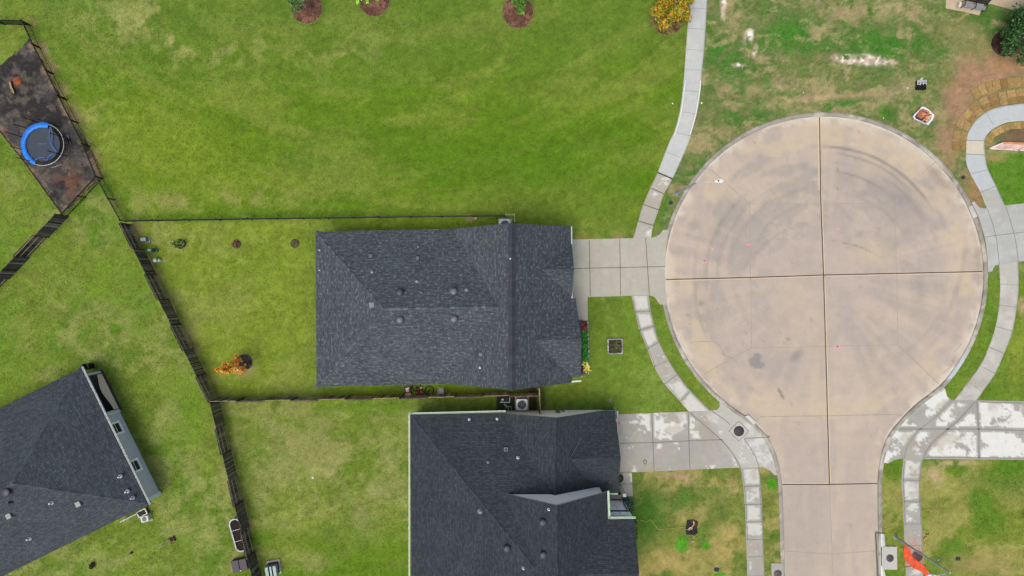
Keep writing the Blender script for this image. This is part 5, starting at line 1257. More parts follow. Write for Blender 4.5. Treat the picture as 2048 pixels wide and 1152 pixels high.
# oval metal planter by the fence
o = thing('stock_tank', P(482, 1065), 'long oval metal trough planter with dark soil beside the fence', 'planter', R(-74)); prof = []
def oval(L, W, n=10):
    pts = []
    for i in range(n + 1): t = -math.pi / 2 + math.pi * i / n; pts.append((L / 2 - W / 2 + W / 2 * math.cos(t), W / 2 * math.sin(t)))
    for i in range(n + 1): t = math.pi / 2 + math.pi * i / n; pts.append((-L / 2 + W / 2 + W / 2 * math.cos(t), W / 2 * math.sin(t)))
    return pts
mb = MB(); oo = oval(2.9, .95); ii = oval(2.78, .83); m_ = len(oo)
mb.add([(x, y, 0) for x, y in oo] + [(x, y, .68) for x, y in oo] + [(x, y, .68) for x, y in ii] + [(x, y, .45) for x, y in ii], [[k * m_ + i, k * m_ + (i + 1) % m_, (k + 1) * m_ + (i + 1) % m_, (k + 1) * m_ + i] for k in range(3) for i in range(m_)]); mb.build('tank_wall', M(188, 198, 204, .4, .3), o)
mb = MB(); mb.path([(x, y, .69) for x, y in oo + [oo[0]]], .03, 6); mb.build('rim', M(190, 196, 200, .4, .3), o)
mb = MB(); mb.add([(x, y, .56) for x, y in ii], [list(range(m_))], cl=c(46, 38, 36)); mb.build('soil', MAT_MULCH, o)
for x in (-.48, .48): mb = MB(); mb.tube((x, -.43, .66), (x, .43, .66), .022, .022, 6); mb.build('brace', M(226, 222, 220, .5), o)
o = thing('deck_box', P(484, 1126), 'dark brown storage box with a rounded lid against the lower fence', 'storage box', R(12)); mb = MB(); mb.box(0, 0, 0, 1.35, 1.0, .5, bev=.06); mb.build('box', M(70, 62, 66, .7), o)
mb = MB(); mb.box(-.34, 0, .5, .64, 1.02, .1, bev=.04); mb.box(.34, 0, .5, .64, 1.02, .1, bev=.04); mb.build('lid', M(82, 74, 80, .7), o); mb = MB(); mb.lathe([(.05, .6), (.05, .64), (.01, .65)], .05, -.42, 10); mb.build('knob', M(230, 230, 230, .4), o)
o = thing('power_transformer', P(549, 1134), 'pale grey green electrical cabinet on a concrete pad at the bottom edge', 'electrical cabinet', R(9)); mb = MB(); mb.box(0, .02, 0, 1.15, 1.25, .1, bev=.02); mb.build('pad', M(168, 164, 158, .8), o)
mb = MB(); mb.box(-.02, -.02, .1, .88, .95, .35); mb.build('base', M(46, 54, 60, .6), o); mb = MB(); mb.box(-.02, -.06, .45, .44, .9, .42, bev=.03); mb.box(-.29, -.06, .45, .42, .9, .42, bev=.03); mb.box(.25, -.06, .45, .4, .9, .42, bev=.03); mb.build('cabinet', M(150, 164, 170, .5, .1), o)
mb = MB(); mb.lathe([(.06, .1), (.06, .2), (.01, .22)], .5, -.15, 10); mb.build('knob', M(220, 220, 214, .5), o)

# ================================================================== BETWEEN THE HOUSES
def condenser(px, py, label, s=.98, rz=0, padc=(178, 170, 152), sh=(.12, -.02)):
    o = thing('air_conditioner', P(px, py), label, 'air conditioner', rz, 'outdoor air conditioners')
    mb = MB(); mb.box(.03, 0, 0, s * 1.27, s * 1.22, .09, bev=.02); mb.build('pad', M(*padc, .85), o)
    mb = MB(); mb.box(0, 0, .09, s * .96, s * .96, .72, bev=.09); mb.build('body', M(70, 76, 84, .6, .2), o)
    mb = MB(); h = s / 2; b = .11
    pts = [(-h + b, -h), (h - b, -h), (h, -h + b), (h, h - b), (h - b, h), (-h + b, h), (-h, h - b), (-h, -h + b)]
    # top cover ring around the fan opening
    n = 32; ri = s * .38; outer = []
    for i in range(n):
        t = 2 * math.pi * i / n; cx_, sy_ = math.cos(t), math.sin(t); k = min(h / max(abs(cx_), 1e-6), h / max(abs(sy_), 1e-6)); k = min(k, h * 1.27); outer.append((k * cx_, k * sy_))
    V_ = [(x, y, .80) for x, y in outer] + [(x, y, .86) for x, y in outer] + [(ri * math.cos(2 * math.pi * i / n), ri * math.sin(2 * math.pi * i / n), .89) for i in range(n)] + [(ri * math.cos(2 * math.pi * i / n), ri * math.sin(2 * math.pi * i / n), .74) for i in range(n)]
    mb.add(V_, [[k * n + i, k * n + (i + 1) % n, (k + 1) * n + (i + 1) % n, (k + 1) * n + i] for k in range(3) for i in range(n)]); mb.build('top_cover', M(214, 218, 220, .5, .1), o)
    mb = MB(); mb.lathe([(ri, .74), (.01, .735)], 0, 0, 24, closed=True); mb.build('fan_well', M(72, 78, 88, .8), o)
    mb = MB()
    for k in range(5):
        a = 2 * math.pi * k / 5 + .4; q = []
        for rr, da, z in ((.08, -.3, .79), (ri * .92, -.28, .77), (ri * .95, .26, .83), (.08, .5, .84)): q.append((rr * math.cos(a + da), rr * math.sin(a + da), z))
        mb.add(q, [[0, 1, 2, 3]])
    mb.lathe([(.08, .78), (.07, .86), (.01, .87)], 0, 0, 12); mb.build('fan_blades', M(164, 172, 184, .5, .1), o)
    mb = MB()
    for k in range(1, 6): mb.path([(ri * k / 6 * math.cos(t), ri * k / 6 * math.sin(t), .892) for t in [2 * math.pi * i / 24 for i in range(25)]], .004, 3)
    for k in range(4): a = math.pi * k / 4; mb.tube((-ri * math.cos(a), -ri * math.sin(a), .893), (ri * math.cos(a), ri * math.sin(a), .893), .006, .006, 4)
    mb.build('guard', M(150, 154, 160, .5), o)
    return o
condenser(1043.5, 806, 'square air conditioner with an open fan on a pad between the two houses')
condenser(1010, 451, 'pale air conditioner half hidden under the roof peak of the middle house', .95, padc=(196, 196, 180))
o = thing('concrete_block', P(951, 437), 'single pinkish brick on the grass by the long iron fence', 'brick', 0); mb = MB(); mb.box(0, 0, 0, .26, .2, .12, .1, bev=.015); mb.build('block', M(196, 168, 148, .8), o)
o = thing('patio_chair', P(1010, 800), 'black bench with a white tube frame in the dim side yard', 'chair', 0); mb = MB(); mb.box(0, .12, .35, .8, .34, .05); mb.build('seat', M(26, 28, 32, .7), o)
mb = MB(); mb.path([(-.4, -.12, .02), (-.4, -.12, .5), (.42, -.12, .5), (.42, .28, .5), (.42, .28, .02)], .03, 6); mb.path([(-.1, -.12, .5), (.42, -.12, .5)], .04, 6); mb.build('frame', M(210, 212, 206, .5), o)
mb = MB(); mb.box(-.2, .1, .40, .22, .14, .06, .2, bev=.02); mb.build('cushion', M(206, 208, 214, .6), o)
o = thing('paint_bucket', P(1004, 802), 'small white round bucket in the dim side yard', 'bucket'); mb = MB(); mb.lathe([(.11, 0), (.13, .22), (.14, .24), (.12, .24), (.11, .05)], 0, 0, 16, closed=True); mb.lathe([(.1, .06), (.01, .061)], 0, 0, 16, closed=True); mb.build('bucket_wall', M(208, 214, 218, .5), o)
o = thing('step_ladder', P(1012, 811), 'tiny white ladder lying in the dim side yard', 'ladder', R(-52)); mb = MB(); mb.tube((-.2, .05, .06), (.2, .05, .06), .02); mb.tube((-.2, -.07, .06), (.2, -.07, .06), .02); [mb.box(-.15 + .1 * k, -.01, .05, .035, .15, .03) for k in range(4)]; mb.build('ladder_frame', M(216, 220, 222, .5), o)
o = thing('pipe_hoop', P(1019.5, 814), 'pale bent pipe standing at the white gable wall', 'pipe'); mb = MB(); mb.path([(-.12, -.22, 0), (-.12, -.22, .35), (-.1, .12, .4), (.12, .12, .4), (.14, -.22, .35), (.14, -.22, 0)], .028, 6); mb.build('pipe', M(170, 172, 156, .6), o)
# bicycle and mower beside the middle house
def wheel_mb(cx, cy, cz, r, axis='y', spokes=10, mi=0):
    mb = MB(); n = 28
    pts = [(cx + r * math.cos(2 * math.pi * i / n), cy, cz + r * math.sin(2 * math.pi * i / n)) for i in range(n + 1)]; mb.path(pts, .036, 6)
    for k in range(spokes): t = 2 * math.pi * k / spokes; mb.tube((cx, cy, cz), (cx + r * math.cos(t), cy, cz + r * math.sin(t)), .006, .006, 4)
    mb.tube((cx, cy - .04, cz), (cx, cy + .04, cz), .03, .03, 8); return mb
bk = thing('bicycle', P(846, 777), 'black bicycle lying in the grass under the middle house eave', 'bicycle', 0); bk.rotation_euler = (R(74), 0, R(-14)); bk.location.z = .14; bk.scale = (1.12, 1.12, 1.12)
BK = M(24, 24, 26, .5)
for cx_ in (-.52, .52): wheel_mb(cx_, 0, .0, .33).build('wheel', BK, bk)
mb = MB(); 
for a, b in (((-.52, 0, 0), (-.15, 0, -.02)), ((-.52, 0, 0), (-.25, 0, .42)), ((-.15, 0, -.02), (-.28, 0, .5)), ((-.15, 0, -.02), (.36, 0, .42)), ((-.25, 0, .42), (.33, 0, .48)), ((.52, 0, 0), (.33, 0, .52))): mb.tube(a, b, .038, .038, 7)
mb.build('frame', BK, bk); mb = MB(); mb.box(-.29, 0, .5, .26, .12, .06, bev=.03); mb.build('saddle', M(40, 38, 38, .6), bk)
mb = MB(); mb.path([(.25, -.28, .58), (.33, 0, .54), (.25, .28, .58)], .017, 6); mb.build('handlebar', M(200, 202, 204, .4, .4), bk); mb = MB(); mb.tube((-.15, -.06, -.02), (-.15, .06, -.02), .08, .08, 12); mb.build('crank', M(190, 190, 192, .4, .4), bk)
o = thing('lawn_mower', P(816.5, 780), 'dark red and white lawn mower under the middle house eave', 'mower', R(5)); mb = MB(); mb.box(0, -.05, .08, .5, .5, .2, bev=.07); mb.build('deck', M(122, 26, 46, .5), o)
mb = MB(); mb.lathe([(.14, .28), (.14, .4), (.06, .44), (.01, .45)], 0, .02, 14); mb.box(-.02, .2, .28, .4, .1, .1, .2, bev=.02); mb.build('engine', M(206, 200, 206, .5), o)
for sx in (-.27, .27):
    for sy in (-.25, .18): mb = MB(); mb.tube((sx - .03, sy, .1), (sx + .03, sy, .1), .1, .1, 14); mb.build('wheel', M(30, 28, 30, .8), o)
mb = MB(); mb.path([(-.2, .2, .25), (-.22, .42, .6), (.22, .42, .6), (.2, .2, .25)], .018, 6); mb.box(0, .40, .52, .46, .07, .04); mb.build('handle', M(44, 38, 42, .5), o)
mb = MB(); mb.box(0, -.33, .1, .5, .2, .16, bev=.03); mb.build('grass_bag', M(186, 184, 150, .8), o)
o = thing('hose_reel', P(838.5, 784), 'bright red orange round hose reel beside the black bicycle', 'hose reel'); mb = MB()
for k in range(4): mb.path([((.12 + .03 * k) * math.cos(t), (.12 + .03 * k) * math.sin(t), .12 + .02 * (k % 2)) for t in [2 * math.pi * i / 18 for i in range(19)]], .02, 5)
mb.build('hose', M(228, 58, 36, .5), o); mb = MB(); mb.lathe([(.2, 0), (.2, .05), (.08, .08), (.06, .26), (.01, .27)], 0, 0, 16); mb.build('hub', M(170, 40, 30, .5), o)
o = thing('folding_chair', P(882.5, 782), 'grey reclining patio chair against the narrow wooden fence', 'chair', R(2)); mb = MB(); mb.box(0, -.02, .36, .46, .42, .05, bev=.02); mb.build('seat', M(166, 168, 178, .6), o)
mb = MB(); mb.add([(-.23, -.24, .4), (.23, -.24, .4), (.24, -.40, .95), (-.24, -.40, .95), (-.23, -.27, .38), (.23, -.27, .38), (.24, -.43, .93), (-.24, -.43, .93)], [[0, 1, 2, 3], [7, 6, 5, 4], [0, 4, 5, 1], [1, 5, 6, 2], [2, 6, 7, 3], [3, 7, 4, 0]]); mb.build('backrest', M(150, 152, 166, .6), o)
mb = MB(); [mb.box(-.2 + .1 * k, .26, .3, .035, .2, .03) for k in range(5)]; mb.build('footrest', M(190, 190, 192, .6), o)
for sx in (-.24, .24): mb = MB(); mb.path([(sx, .2, 0), (sx, .18, .55), (sx, -.25, .6), (sx, -.3, 0)], .018, 6); mb.build('armrest', M(196, 196, 198, .5), o)

# ================================================================== FRONT GARDEN OF THE MIDDLE HOUSE
bed = sheet('flower_bed', [(1150, 642), (1177, 641), (1178, 660), (1179, 700), (1180, 748), (1152, 750)], .03, lambda x, y: mixc(np.zeros(x.shape + (3,)) + lin((74, 66, 62)), (112, 104, 98), sst(fbm(x / PPM, y / PPM, .4, 3, 420), .45, .62)), MAT_MULCH, .12, .06); tag(bed, kind='structure')
o = thing('garden_edging', P(1177.5, 695), 'pale stone edging line along the flower bed of the middle house', 'edging'); mb = MB(); q = [P(x, y) - P(1177.5, 695) for x, y in ((1175.5, 641), (1176, 665), (1177, 690), (1177.5, 715), (1176, 732), (1177.5, 750))]
for a, b in zip(q[:-1], q[1:]):
    L = (b - a).length; m = max(1, int(L / .3))
    for k in range(m): pt = a + (b - a) * (k + .5) / m; mb.box(pt.x, pt.y, 0, .28, .11, .12, math.atan2((b - a).y, (b - a).x), cl=c(*random.choice([(156, 154, 146), (140, 138, 130), (170, 168, 160)])), bev=.02)
mb.build('stones', MAT_CONC, o)
o = thing('red_plant', P(1165.5, 650), 'dark red spiky plant at the upper end of the flower bed', 'plant'); blades('foliage', [(0, 0, .05), (.05, -.1, .05), (-.12, .1, .05), (-.05, .15, .05), (0, -.25, .05)], [(150, 20, 44), (120, 14, 34), (176, 30, 56), (84, 10, 26)], 26, .42, .07, o, 31)
for k in range(9):
    o = thing('border_grass', P(1168 + k * .3, 663.5 + 7.6 * k), ('topmost', 'second', 'third', 'fourth', 'middle', 'sixth', 'seventh', 'eighth', 'lowest')[k] + ' bright green grass clump of the row in the flower bed', 'plant', 0, 'green grass clumps in the flower bed')
    blades('foliage', [(rr * math.cos(a), rr * math.sin(a), .04) for a, rr in ((0, .12), (2, .14), (4, .12))], [(40, 160, 24), (26, 124, 20), (70, 190, 40), (20, 96, 18)], 20, .42, .032, o, 40 + k)
o = thing('yellow_plant', P(1171.5, 735), 'bright yellow broad leaved plant at the lower end of the flower bed', 'plant'); blades('foliage', [(0, .1, .05), (.02, -.15, .05), (-.05, .3, .05)], [(236, 226, 40), (246, 240, 130), (226, 206, 20), (244, 242, 190)], 24, .46, .085, o, 51)
o = thing('maroon_plant', P(1165, 741), 'small maroon plant between the yellow plant and the house', 'plant'); blades('foliage', [(0, 0, .05), (0, .2, .05)], [(92, 16, 48), (64, 12, 36), (120, 24, 60)], 26, .28, .06, o, 52)
o = thing('garden_light', P(1163, 752), 'tiny white garden light at the corner of the middle house', 'lamp'); mb = MB(); mb.tube((0, 0, 0), (0, 0, .35), .015); mb.lathe([(.05, .33), (.05, .42), (.02, .45)], 0, 0, 10); mb.build('light', M(240, 240, 232, .4), o)
o = thing('raised_planter', P(1230, 692.5), 'square stone bordered planter with a weedy shrub on the front lawn', 'planter', R(1.5)); mb = MB(); S2 = 1.24; rg = random.Random(3)
for side in range(4):
    a = side * math.pi / 2
    for k in range(5): u = -S2 / 2 + .06 + S2 / 5 * (k + .5) * .98; x, y = u, -S2 / 2; mb.box(x * math.cos(a) - y * math.sin(a), x * math.sin(a) + y * math.cos(a), 0, .235, .12, .16, a + rg.uniform(-.03, .03), cl=c(*rg.choice([(168, 166, 158), (186, 182, 174), (146, 144, 138)])), bev=.02)
mb.build('stone_border', MAT_CONC, o); mb = MB(); mb.box(0, 0, 0, S2 - .14, S2 - .14, .07, cl=c(66, 62, 56)); mb.build('soil', MAT_MULCH, o)
blades('foliage', [(.0, .2, .05), (.2, 0, .05), (-.1, 0, .05), (.15, .3, .05), (.3, -.15, .05), (-.05, -.25, .05)], [(60, 90, 40), (84, 110, 50), (120, 60, 46), (48, 70, 34), (110, 120, 60)], 30, .42, .04, o, 61)
o = thing('valve_box', P(1219.5, 801), 'small olive square valve lid turned on its corner in the front lawn', 'valve lid', R(40)); mb = MB(); mb.box(0, 0, 0, .42, .38, .05, bev=.03); mb.box(0, 0, .05, .3, .26, .01); mb.build('lid', M(128, 136, 86, .8), o)
def valve(px, py, label, rz=0, s=(.42, .38)):
    o = thing('valve_cover', P(px, py), label, 'valve cover', rz, 'black utility covers in the grass')
    mb = MB(); mb.box(0, 0, 0, s[0], s[1], .035, bev=.10); mb.build('frame', M(96, 92, 80, .8), o)
    mb = MB(); mb.box(0, 0, .036, s[0] - .08, s[1] - .08, .02, bev=.07); mb.build('lid', M(42, 44, 54, .7), o)
valve(1341.5, 405.5, 'black oval cover between the upper walk and the round street end', R(-25)); valve(1926, 355, 'black tilted cover right of the round street end', R(25)); valve(1433, 1139, 'black square cover in the dry lawn near the bottom walk', R(-8), (.5, .4)); valve(1916, 1117.5, 'black cover in the lawn right of the fallen lamp arm', R(-2), (.5, .36))
# bushes by the lower house
o = thing('bush', P(1253, 1008), 'blue green spiky bush at the porch of the lower house', 'bush'); blades('foliage', [(.3 * math.cos(a) * k, .34 * math.sin(a) * k, .1) for a in (0, 1.2, 2.4, 3.6, 4.8) for k in (.4, 1.2)], [(70, 100, 96), (54, 82, 84), (92, 120, 112), (40, 62, 60)], 18, .62, .06, o, 71, .8, .8)
o = thing('bush', P(1256, 1027), 'bright leafy green bush beside the blue green one', 'bush'); leaf_mesh('foliage', [((.25 * math.cos(a), .25 * math.sin(a), .4), (.26, .26, .26)) for a in (0, 1.2, 2.4, 3.6, 4.8)] + [((.38, -.2, .5), (.2, .18, .2))], [(84, 142, 30), (110, 172, 40), (56, 108, 30), (40, 80, 30)], 750, .10, o, 72)
o = thing('bush', P(1270, 1058), 'narrow strip of low green bush under the lower house eave', 'bush'); leaf_mesh('foliage', [((0, .1 + .25 * k, .3), (.16, .18, .22)) for k in range(-3, 3)], [(60, 104, 30), (98, 140, 44), (44, 84, 28)], 420, .09, o, 73)
o = thing('bush', P(1240, 955), 'small dark bush between the garage and the porch walk', 'bush'); leaf_mesh('foliage', [((0, 0, .3), (.2, .35, .3))], [(34, 56, 44), (50, 76, 56)], 260, .08, o, 74)
o = thing('garden_flag', P(1233.5, 843), 'small bright pinkish red flag at the garage corner of the lower house', 'flag', 0); mb = MB(); mb.tube((0, 0, 0), (0, 0, .75), .012); mb.build('pole', M(60, 60, 60, .5), o)
mb = MB(); mb.add([(-.02, .22, .68), (.02, .2, .40), (.2, -.08, .42), (-.06, -.16, .66), (-.02, .22, .70), (.02, .2, .42), (.2, -.08, .44), (-.06, -.16, .68)], [[4, 5, 6, 7], [3, 2, 1, 0], [0, 1, 5, 4], [1, 2, 6, 5], [2, 3, 7, 6], [3, 0, 4, 7]]); mb.build('cloth', M(226, 60, 84, .8), o)
o = thing('hose_loop', P(1290, 924), 'small black loop of hose on the lower driveway', 'hose'); mb = MB(); mb.path([((.13 + .02 * math.sin(3 * t)) * math.cos(t), .17 * math.sin(t), .045) for t in [2 * math.pi * i / 20 for i in range(21)]], .022, 6); mb.path([(.08, .14, .045), (-.02, .24, .045)], .015, 5); mb.build('hose', M(58, 60, 66, .6), o)
o = thing('garden_hose', P(1300, 1040), 'thin yellow hose winding over the lawn from the lower house', 'hose'); q = smooth_line([(1266, 1043), (1280, 1040), (1288, 1042), (1292, 1044), (1299, 1039), (1306, 1044), (1312, 1053), (1318, 1058), (1330, 1057), (1345, 1056), (1362, 1054), (1372, 1054)]); o_ = P(1300, 1040); mb = MB(); mb.path([P(x, y) - o_ + Vector((0, 0, .05)) for x, y in q], .018, 5); mb.build('hose', M(190, 172, 84, .6), o)
# black tree bed with an orange cord
tb = sheet('soil_patch', [(1374, 1039), (1388, 1039), (1395, 1043), (1395, 1066), (1391, 1070), (1372, 1069), (1371, 1056)], .03, lambda x, y: mixc(np.zeros(x.shape + (3,)) + lin((46, 44, 46)), (66, 62, 60), sst(fbm(x / PPM, y / PPM, .3, 3, 430), .45, .62)), MAT_MULCH, .1, .05, wob=1); tag(tb, kind='structure')
o = thing('extension_cord', P(1383, 1052), 'orange and white cord coil on the black soil patch', 'cord'); o_ = P(1383, 1052); mb = MB(); mb.path([P(x, y) - o_ + Vector((0, 0, .08)) for x, y in smooth_line([(1386, 1040), (1389, 1045), (1386, 1051), (1381, 1056), (1376, 1058), (1372, 1058)])], .03, 6); mb.build('orange_cord', M(214, 116, 46, .5), o)
mb = MB(); mb.path([P(x, y) - o_ + Vector((0, 0, .10)) for x, y in smooth_line([(1385, 1041), (1387, 1047), (1383, 1053), (1378, 1056), (1382, 1058), (1384, 1056), (1380, 1054), (1376, 1058), (1379, 1060)])], .02, 6); mb.build('white_cord', M(236, 214, 196, .5), o)
o = thing('tree_stake', P(1381, 1069), 'thin black stake with a white tip below the black soil patch', 'stake'); mb = MB(); mb.tube((0, 0, .03), P(1385, 1082) - P(1381, 1069) + Vector((0, 0, .04)), .022, .018, 6); mb.build('stake', M(40, 40, 42, .6), o); mb = MB(); q = P(1385.3, 1083) - P(1381, 1069); mb.lathe([(.05, 0), (.05, .08), (.01, .1)], q.x, q.y, 10); mb.build('tip', M(230, 230, 226, .5), o)

# ================================================================== STREET FURNITURE
def lamp(px, py, hpx, hpy, H, bend, label, arm_z=.25):
    """pole at the foot (px,py); luminaire at photo point (hpx,hpy) at height H"""
    base = P(px, py); o = thing('street_lamp', base, label, 'street lamp', 0, 'street lamps at the round street end'); GM = M(172, 180, 188, .5, .1)
    mb = MB(); mb.tube((0, 0, 0), (0, 0, H), .10, .06, 12); mb.build('pole', GM, o)
    mb = MB(); mb.lathe([(.2, 0), (.2, .05), (.13, .1), (.12, .35)], 0, 0, 14); mb.build('base', M(168, 174, 178, .5, .2), o)
    hd = P(hpx, hpy, H + arm_z) - base; hd.z = H + arm_z; d = Vector((hd.x, hd.y, 0)); L = d.length; d.normalize()
    mb = MB(); pts = [Vector((0, 0, H - .15)), Vector((d.x * L * .25, d.y * L * .25, H + arm_z * .5)), Vector((d.x * L * .6, d.y * L * .6, H + arm_z * .9)), hd - d * .3]
    mb.path(pts, .03, 8); mb.build('arm', M(190, 196, 200, .5, .2), o)
    a = math.atan2(d.y, d.x); mb = MB(); n = 20; V_ = []
    for zz, k in ((-.06, .9), (0, 1.0), (.06, .9), (.09, .55)):
        for i in range(n): t = 2 * math.pi * i / n; x, y = .38 * k * math.cos(t), (.19 - .05 * (math.cos(t) < 0)) * k * math.sin(t); V_.append((hd.x + x * math.cos(a) - y * math.sin(a), hd.y + x * math.sin(a) + y * math.cos(a), hd.z + zz))
    mb.add(V_, [[k * n + i, k * n + (i + 1) % n, (k + 1) * n + (i + 1) % n, (k + 1) * n + i] for k in range(3) for i in range(n)] + [[3 * n + i for i in range(n)], list(range(n))[::-1]]); mb.build('lamp_head', M(226, 230, 232, .5), o)
    mb = MB(); q = hd - d * .08; mb.lathe([(.06, hd.z + .08), (.06, hd.z + .17), (.02, hd.z + .19)], q.x, q.y, 12); mb.build('photocell', M(40, 42, 48, .5), o)
lamp(1352.5, 388.5, 1438, 362, 6.4, 0, 'grey street lamp with a white head over the round street end')
lamp(1790, 1074, 1862, 1152, 7.3, 0, 'tall grey street lamp reaching over the walk at the bottom edge')
def manhole(parent_or_none, px, py, r, z, name, label=None, ring=(110, 100, 96), lid=(72, 66, 70)):
    if parent_or_none is None: o = thing('manhole_cover', P(px, py), label, 'manhole cover'); base = Vector((0, 0, 0))
    else: o = parent_or_none; base = P(px, py) - Vector(o.location)
    mb = MB(); mb.lathe([(r * 1.14, z), (r * 1.12, z + .012), (r * 1.02, z + .012)], base.x, base.y, 28); mb.build('rim', M(*ring, .8), o)
    mb = MB(); mb.lathe([(r, z + .008), (r * .98, z + .022), (.01, z + .022)], base.x, base.y, 28)
    for k in range(-3, 4):
        w_ = math.sqrt(max(0, (r * .85) ** 2 - (k * r * .24) ** 2))
        mb.box(base.x, base.y + k * r * .24, z + .022, 2 * w_, .025, .008)
    mb.build('lid', M(*lid, .6, .2), o); return o
mh = thing('manhole', P(1477.5, 862), 'round manhole in a square concrete frame on the lower driveway', 'manhole'); mb = MB(); mb.box(0, 0, 0, 1.30, 1.30, .05, R(45), bev=.02); mb.build('frame', M(156, 150, 142, .85), mh); mb = MB(); mb.box(0, 0, .05, 1.14, 1.14, .004, R(45)); mb.build('slab', M(188, 184, 176, .85), mh)
manhole(mh, 1477.5, 862, .40, .052, 'm', ring=(60, 56, 54), lid=(64, 62, 66))
# storm drain inlets
sd = thing('storm_drain', P(1779, 1115), 'concrete storm drain slab with a round lid right of the street', 'storm drain'); mb = MB(); o_ = P(1779, 1115); loc = lambda x, y: tuple((P(x, y) - o_).xy)
mb.prism([loc(1766, 1092.5), loc(1792.5, 1092.5), loc(1793.5, 1138.5), loc(1767, 1138)], 0, .10); mb.build('slab', M(188, 186, 180, .85, 0, .06), sd)
HARD.append([(1760, 1064), (1768, 1064), (1770, 1092), (1794, 1092), (1795, 1140), (1772, 1140), (1772, 1300), (1762, 1300)])
manhole(sd, 1778.7, 1115.5, .31, .10, 'm', ring=(150, 132, 124), lid=(86, 74, 78))
mb = MB(); mb.prism([loc(1757.5, 1065), loc(1767.5, 1066), loc(1770, 1092), loc(1767, 1138), loc(1771, 1152), loc(1771, 1300), loc(1763, 1300), loc(1763, 1095), loc(1761.5, 1068)], -.1, .06); mb.build('kerb_top', M(190, 192, 194, .8), sd)
mb = MB(); mb.prism([loc(1751, 1066), loc(1761, 1066), loc(1763.5, 1100), loc(1764, 1300), loc(1756, 1300), loc(1753, 1110)], -.1, -.085); mb.build('gutter_tray', M(150, 148, 132, .85), sd)
mb = MB(); mb.prism([loc(1761.5, 1094), loc(1764, 1095), loc(1764.3, 1130), loc(1762, 1131)], -.085, .05); mb.build('opening', M(34, 30, 28, .9), sd)
mb = MB(); mb.prism([loc(1761, 1067), loc(1762.4, 1067), loc(1764.2, 1092), loc(1761.8, 1091)], -.08, .075); mb.prism([loc(1761.4, 1132), loc(1763.4, 1134), loc(1765.2, 1152), loc(1765.4, 1300), loc(1763, 1300)], -.08, .075); mb.build('kerb_face', M(232, 234, 236, .7), sd)
lines = lines_obj('drain_joint', [([(1751, 1065), (1770, 1066.5)], 1.6), ([(1750.5, 1066), (1753, 1110), (1755.5, 1152), (1756, 1300)], 1.2)], .066, JOINT_D, sd); lines.location = -o_
sd2 = thing('storm_drain', P(1555, 1147), 'concrete slab with a round lid left of the street at the bottom edge', 'storm drain'); o_ = P(1555, 1147); mb = MB()
mb.prism([loc(1542, 1126), loc(1566, 1126), loc(1567.5, 1175), loc(1543, 1175)], 0, .07); mb.build('slab', M(166, 162, 156, .85, 0, .06), sd2); manhole(sd2, 1555, 1147, .32, .07, 'm', ring=(132, 120, 112), lid=(92, 84, 84))
HARD.append([(1541, 1125), (1568, 1125), (1568, 1176), (1542, 1176)])
manhole(None, 1834, 1112.5, .47, .03, 'm', 'large dark manhole under the orange netting on the right walk', ring=(150, 122, 104), lid=(92, 62, 62))
# orange safety netting
netm = new_mat('orange_net', .7); L_ = netm.node_tree.links; rgb = N(netm, 'ShaderNodeRGB'); rgb.outputs[0].default_value = (*c(238, 84, 32), 1); L_.new(rgb.outputs[0], bsdf(netm).inputs['Base Color'])
nf = noise(netm, coords(netm), 2.2, 4); bsdf(netm).inputs['Alpha'].default_value = .9; L_.new(rng(netm, nf, .35, .6, .55, 1.0), bsdf(netm).inputs['Alpha'])
o = thing('safety_netting', P(1830, 1118), 'bright orange safety netting draped across the right walk at the bottom', 'netting'); o_ = P(1830, 1118); mb = MB()
tl = [(1808, 1090), (1818, 1097), (1824, 1112), (1838, 1124), (1847, 1131), (1861, 1147)]; bl = [(1807, 1108), (1810, 1118), (1815, 1127), (1828, 1137), (1843, 1144), (1851, 1151)]
A_ = [P(x, y, .12) - o_ for x, y in smooth_line(tl, 5)]; B_ = [P(x, y, .06) - o_ for x, y in smooth_line(bl, 5)]; rows = 6; V_ = []
for i, (a, b) in enumerate(zip(A_, B_)):
    for k in range(rows + 1): q = a.lerp(b, k / rows); V_.append((q.x, q.y, q.z + .05 * math.sin(i * .9 + k) * math.sin(k * math.pi / rows)))
mb.add(V_, [[i * (rows + 1) + k, (i + 1) * (rows + 1) + k, (i + 1) * (rows + 1) + k + 1, i * (rows + 1) + k + 1] for i in range(len(A_) - 1) for k in range(rows)], smooth=True); mb.build('net', netm, o)
for k_, (px, py) in enumerate(((1806, 1108.5), (1862, 1149))): mb = MB(); q = P(px, py) - o_; mb.tube((q.x, q.y, 0), (q.x + .05, q.y, .35), .02, .02, 6); mb.build('stake', M(214, 196, 150, .7), o)
o = thing('weed', P(1852, 1073), 'dry yellow weed at the edge of the right walk', 'weed'); leaf_mesh('foliage', [((.1, .15, .1), (.15, .1, .08)), ((-.12, -.15, .1), (.12, .14, .08)), ((0, -.6, .06), (.12, .1, .05))], [(214, 196, 110), (190, 170, 80), (120, 90, 60)], 130, .09, o, 77)
o = thing('stone', P(1876, 1119), 'small grey stone on bare soil below the lamp pole', 'stone'); mb = MB(); mb.box(0, 0, 0, .2, .17, .08, .5, bev=.04); mb.build('rock', M(136, 136, 150, .8), o)
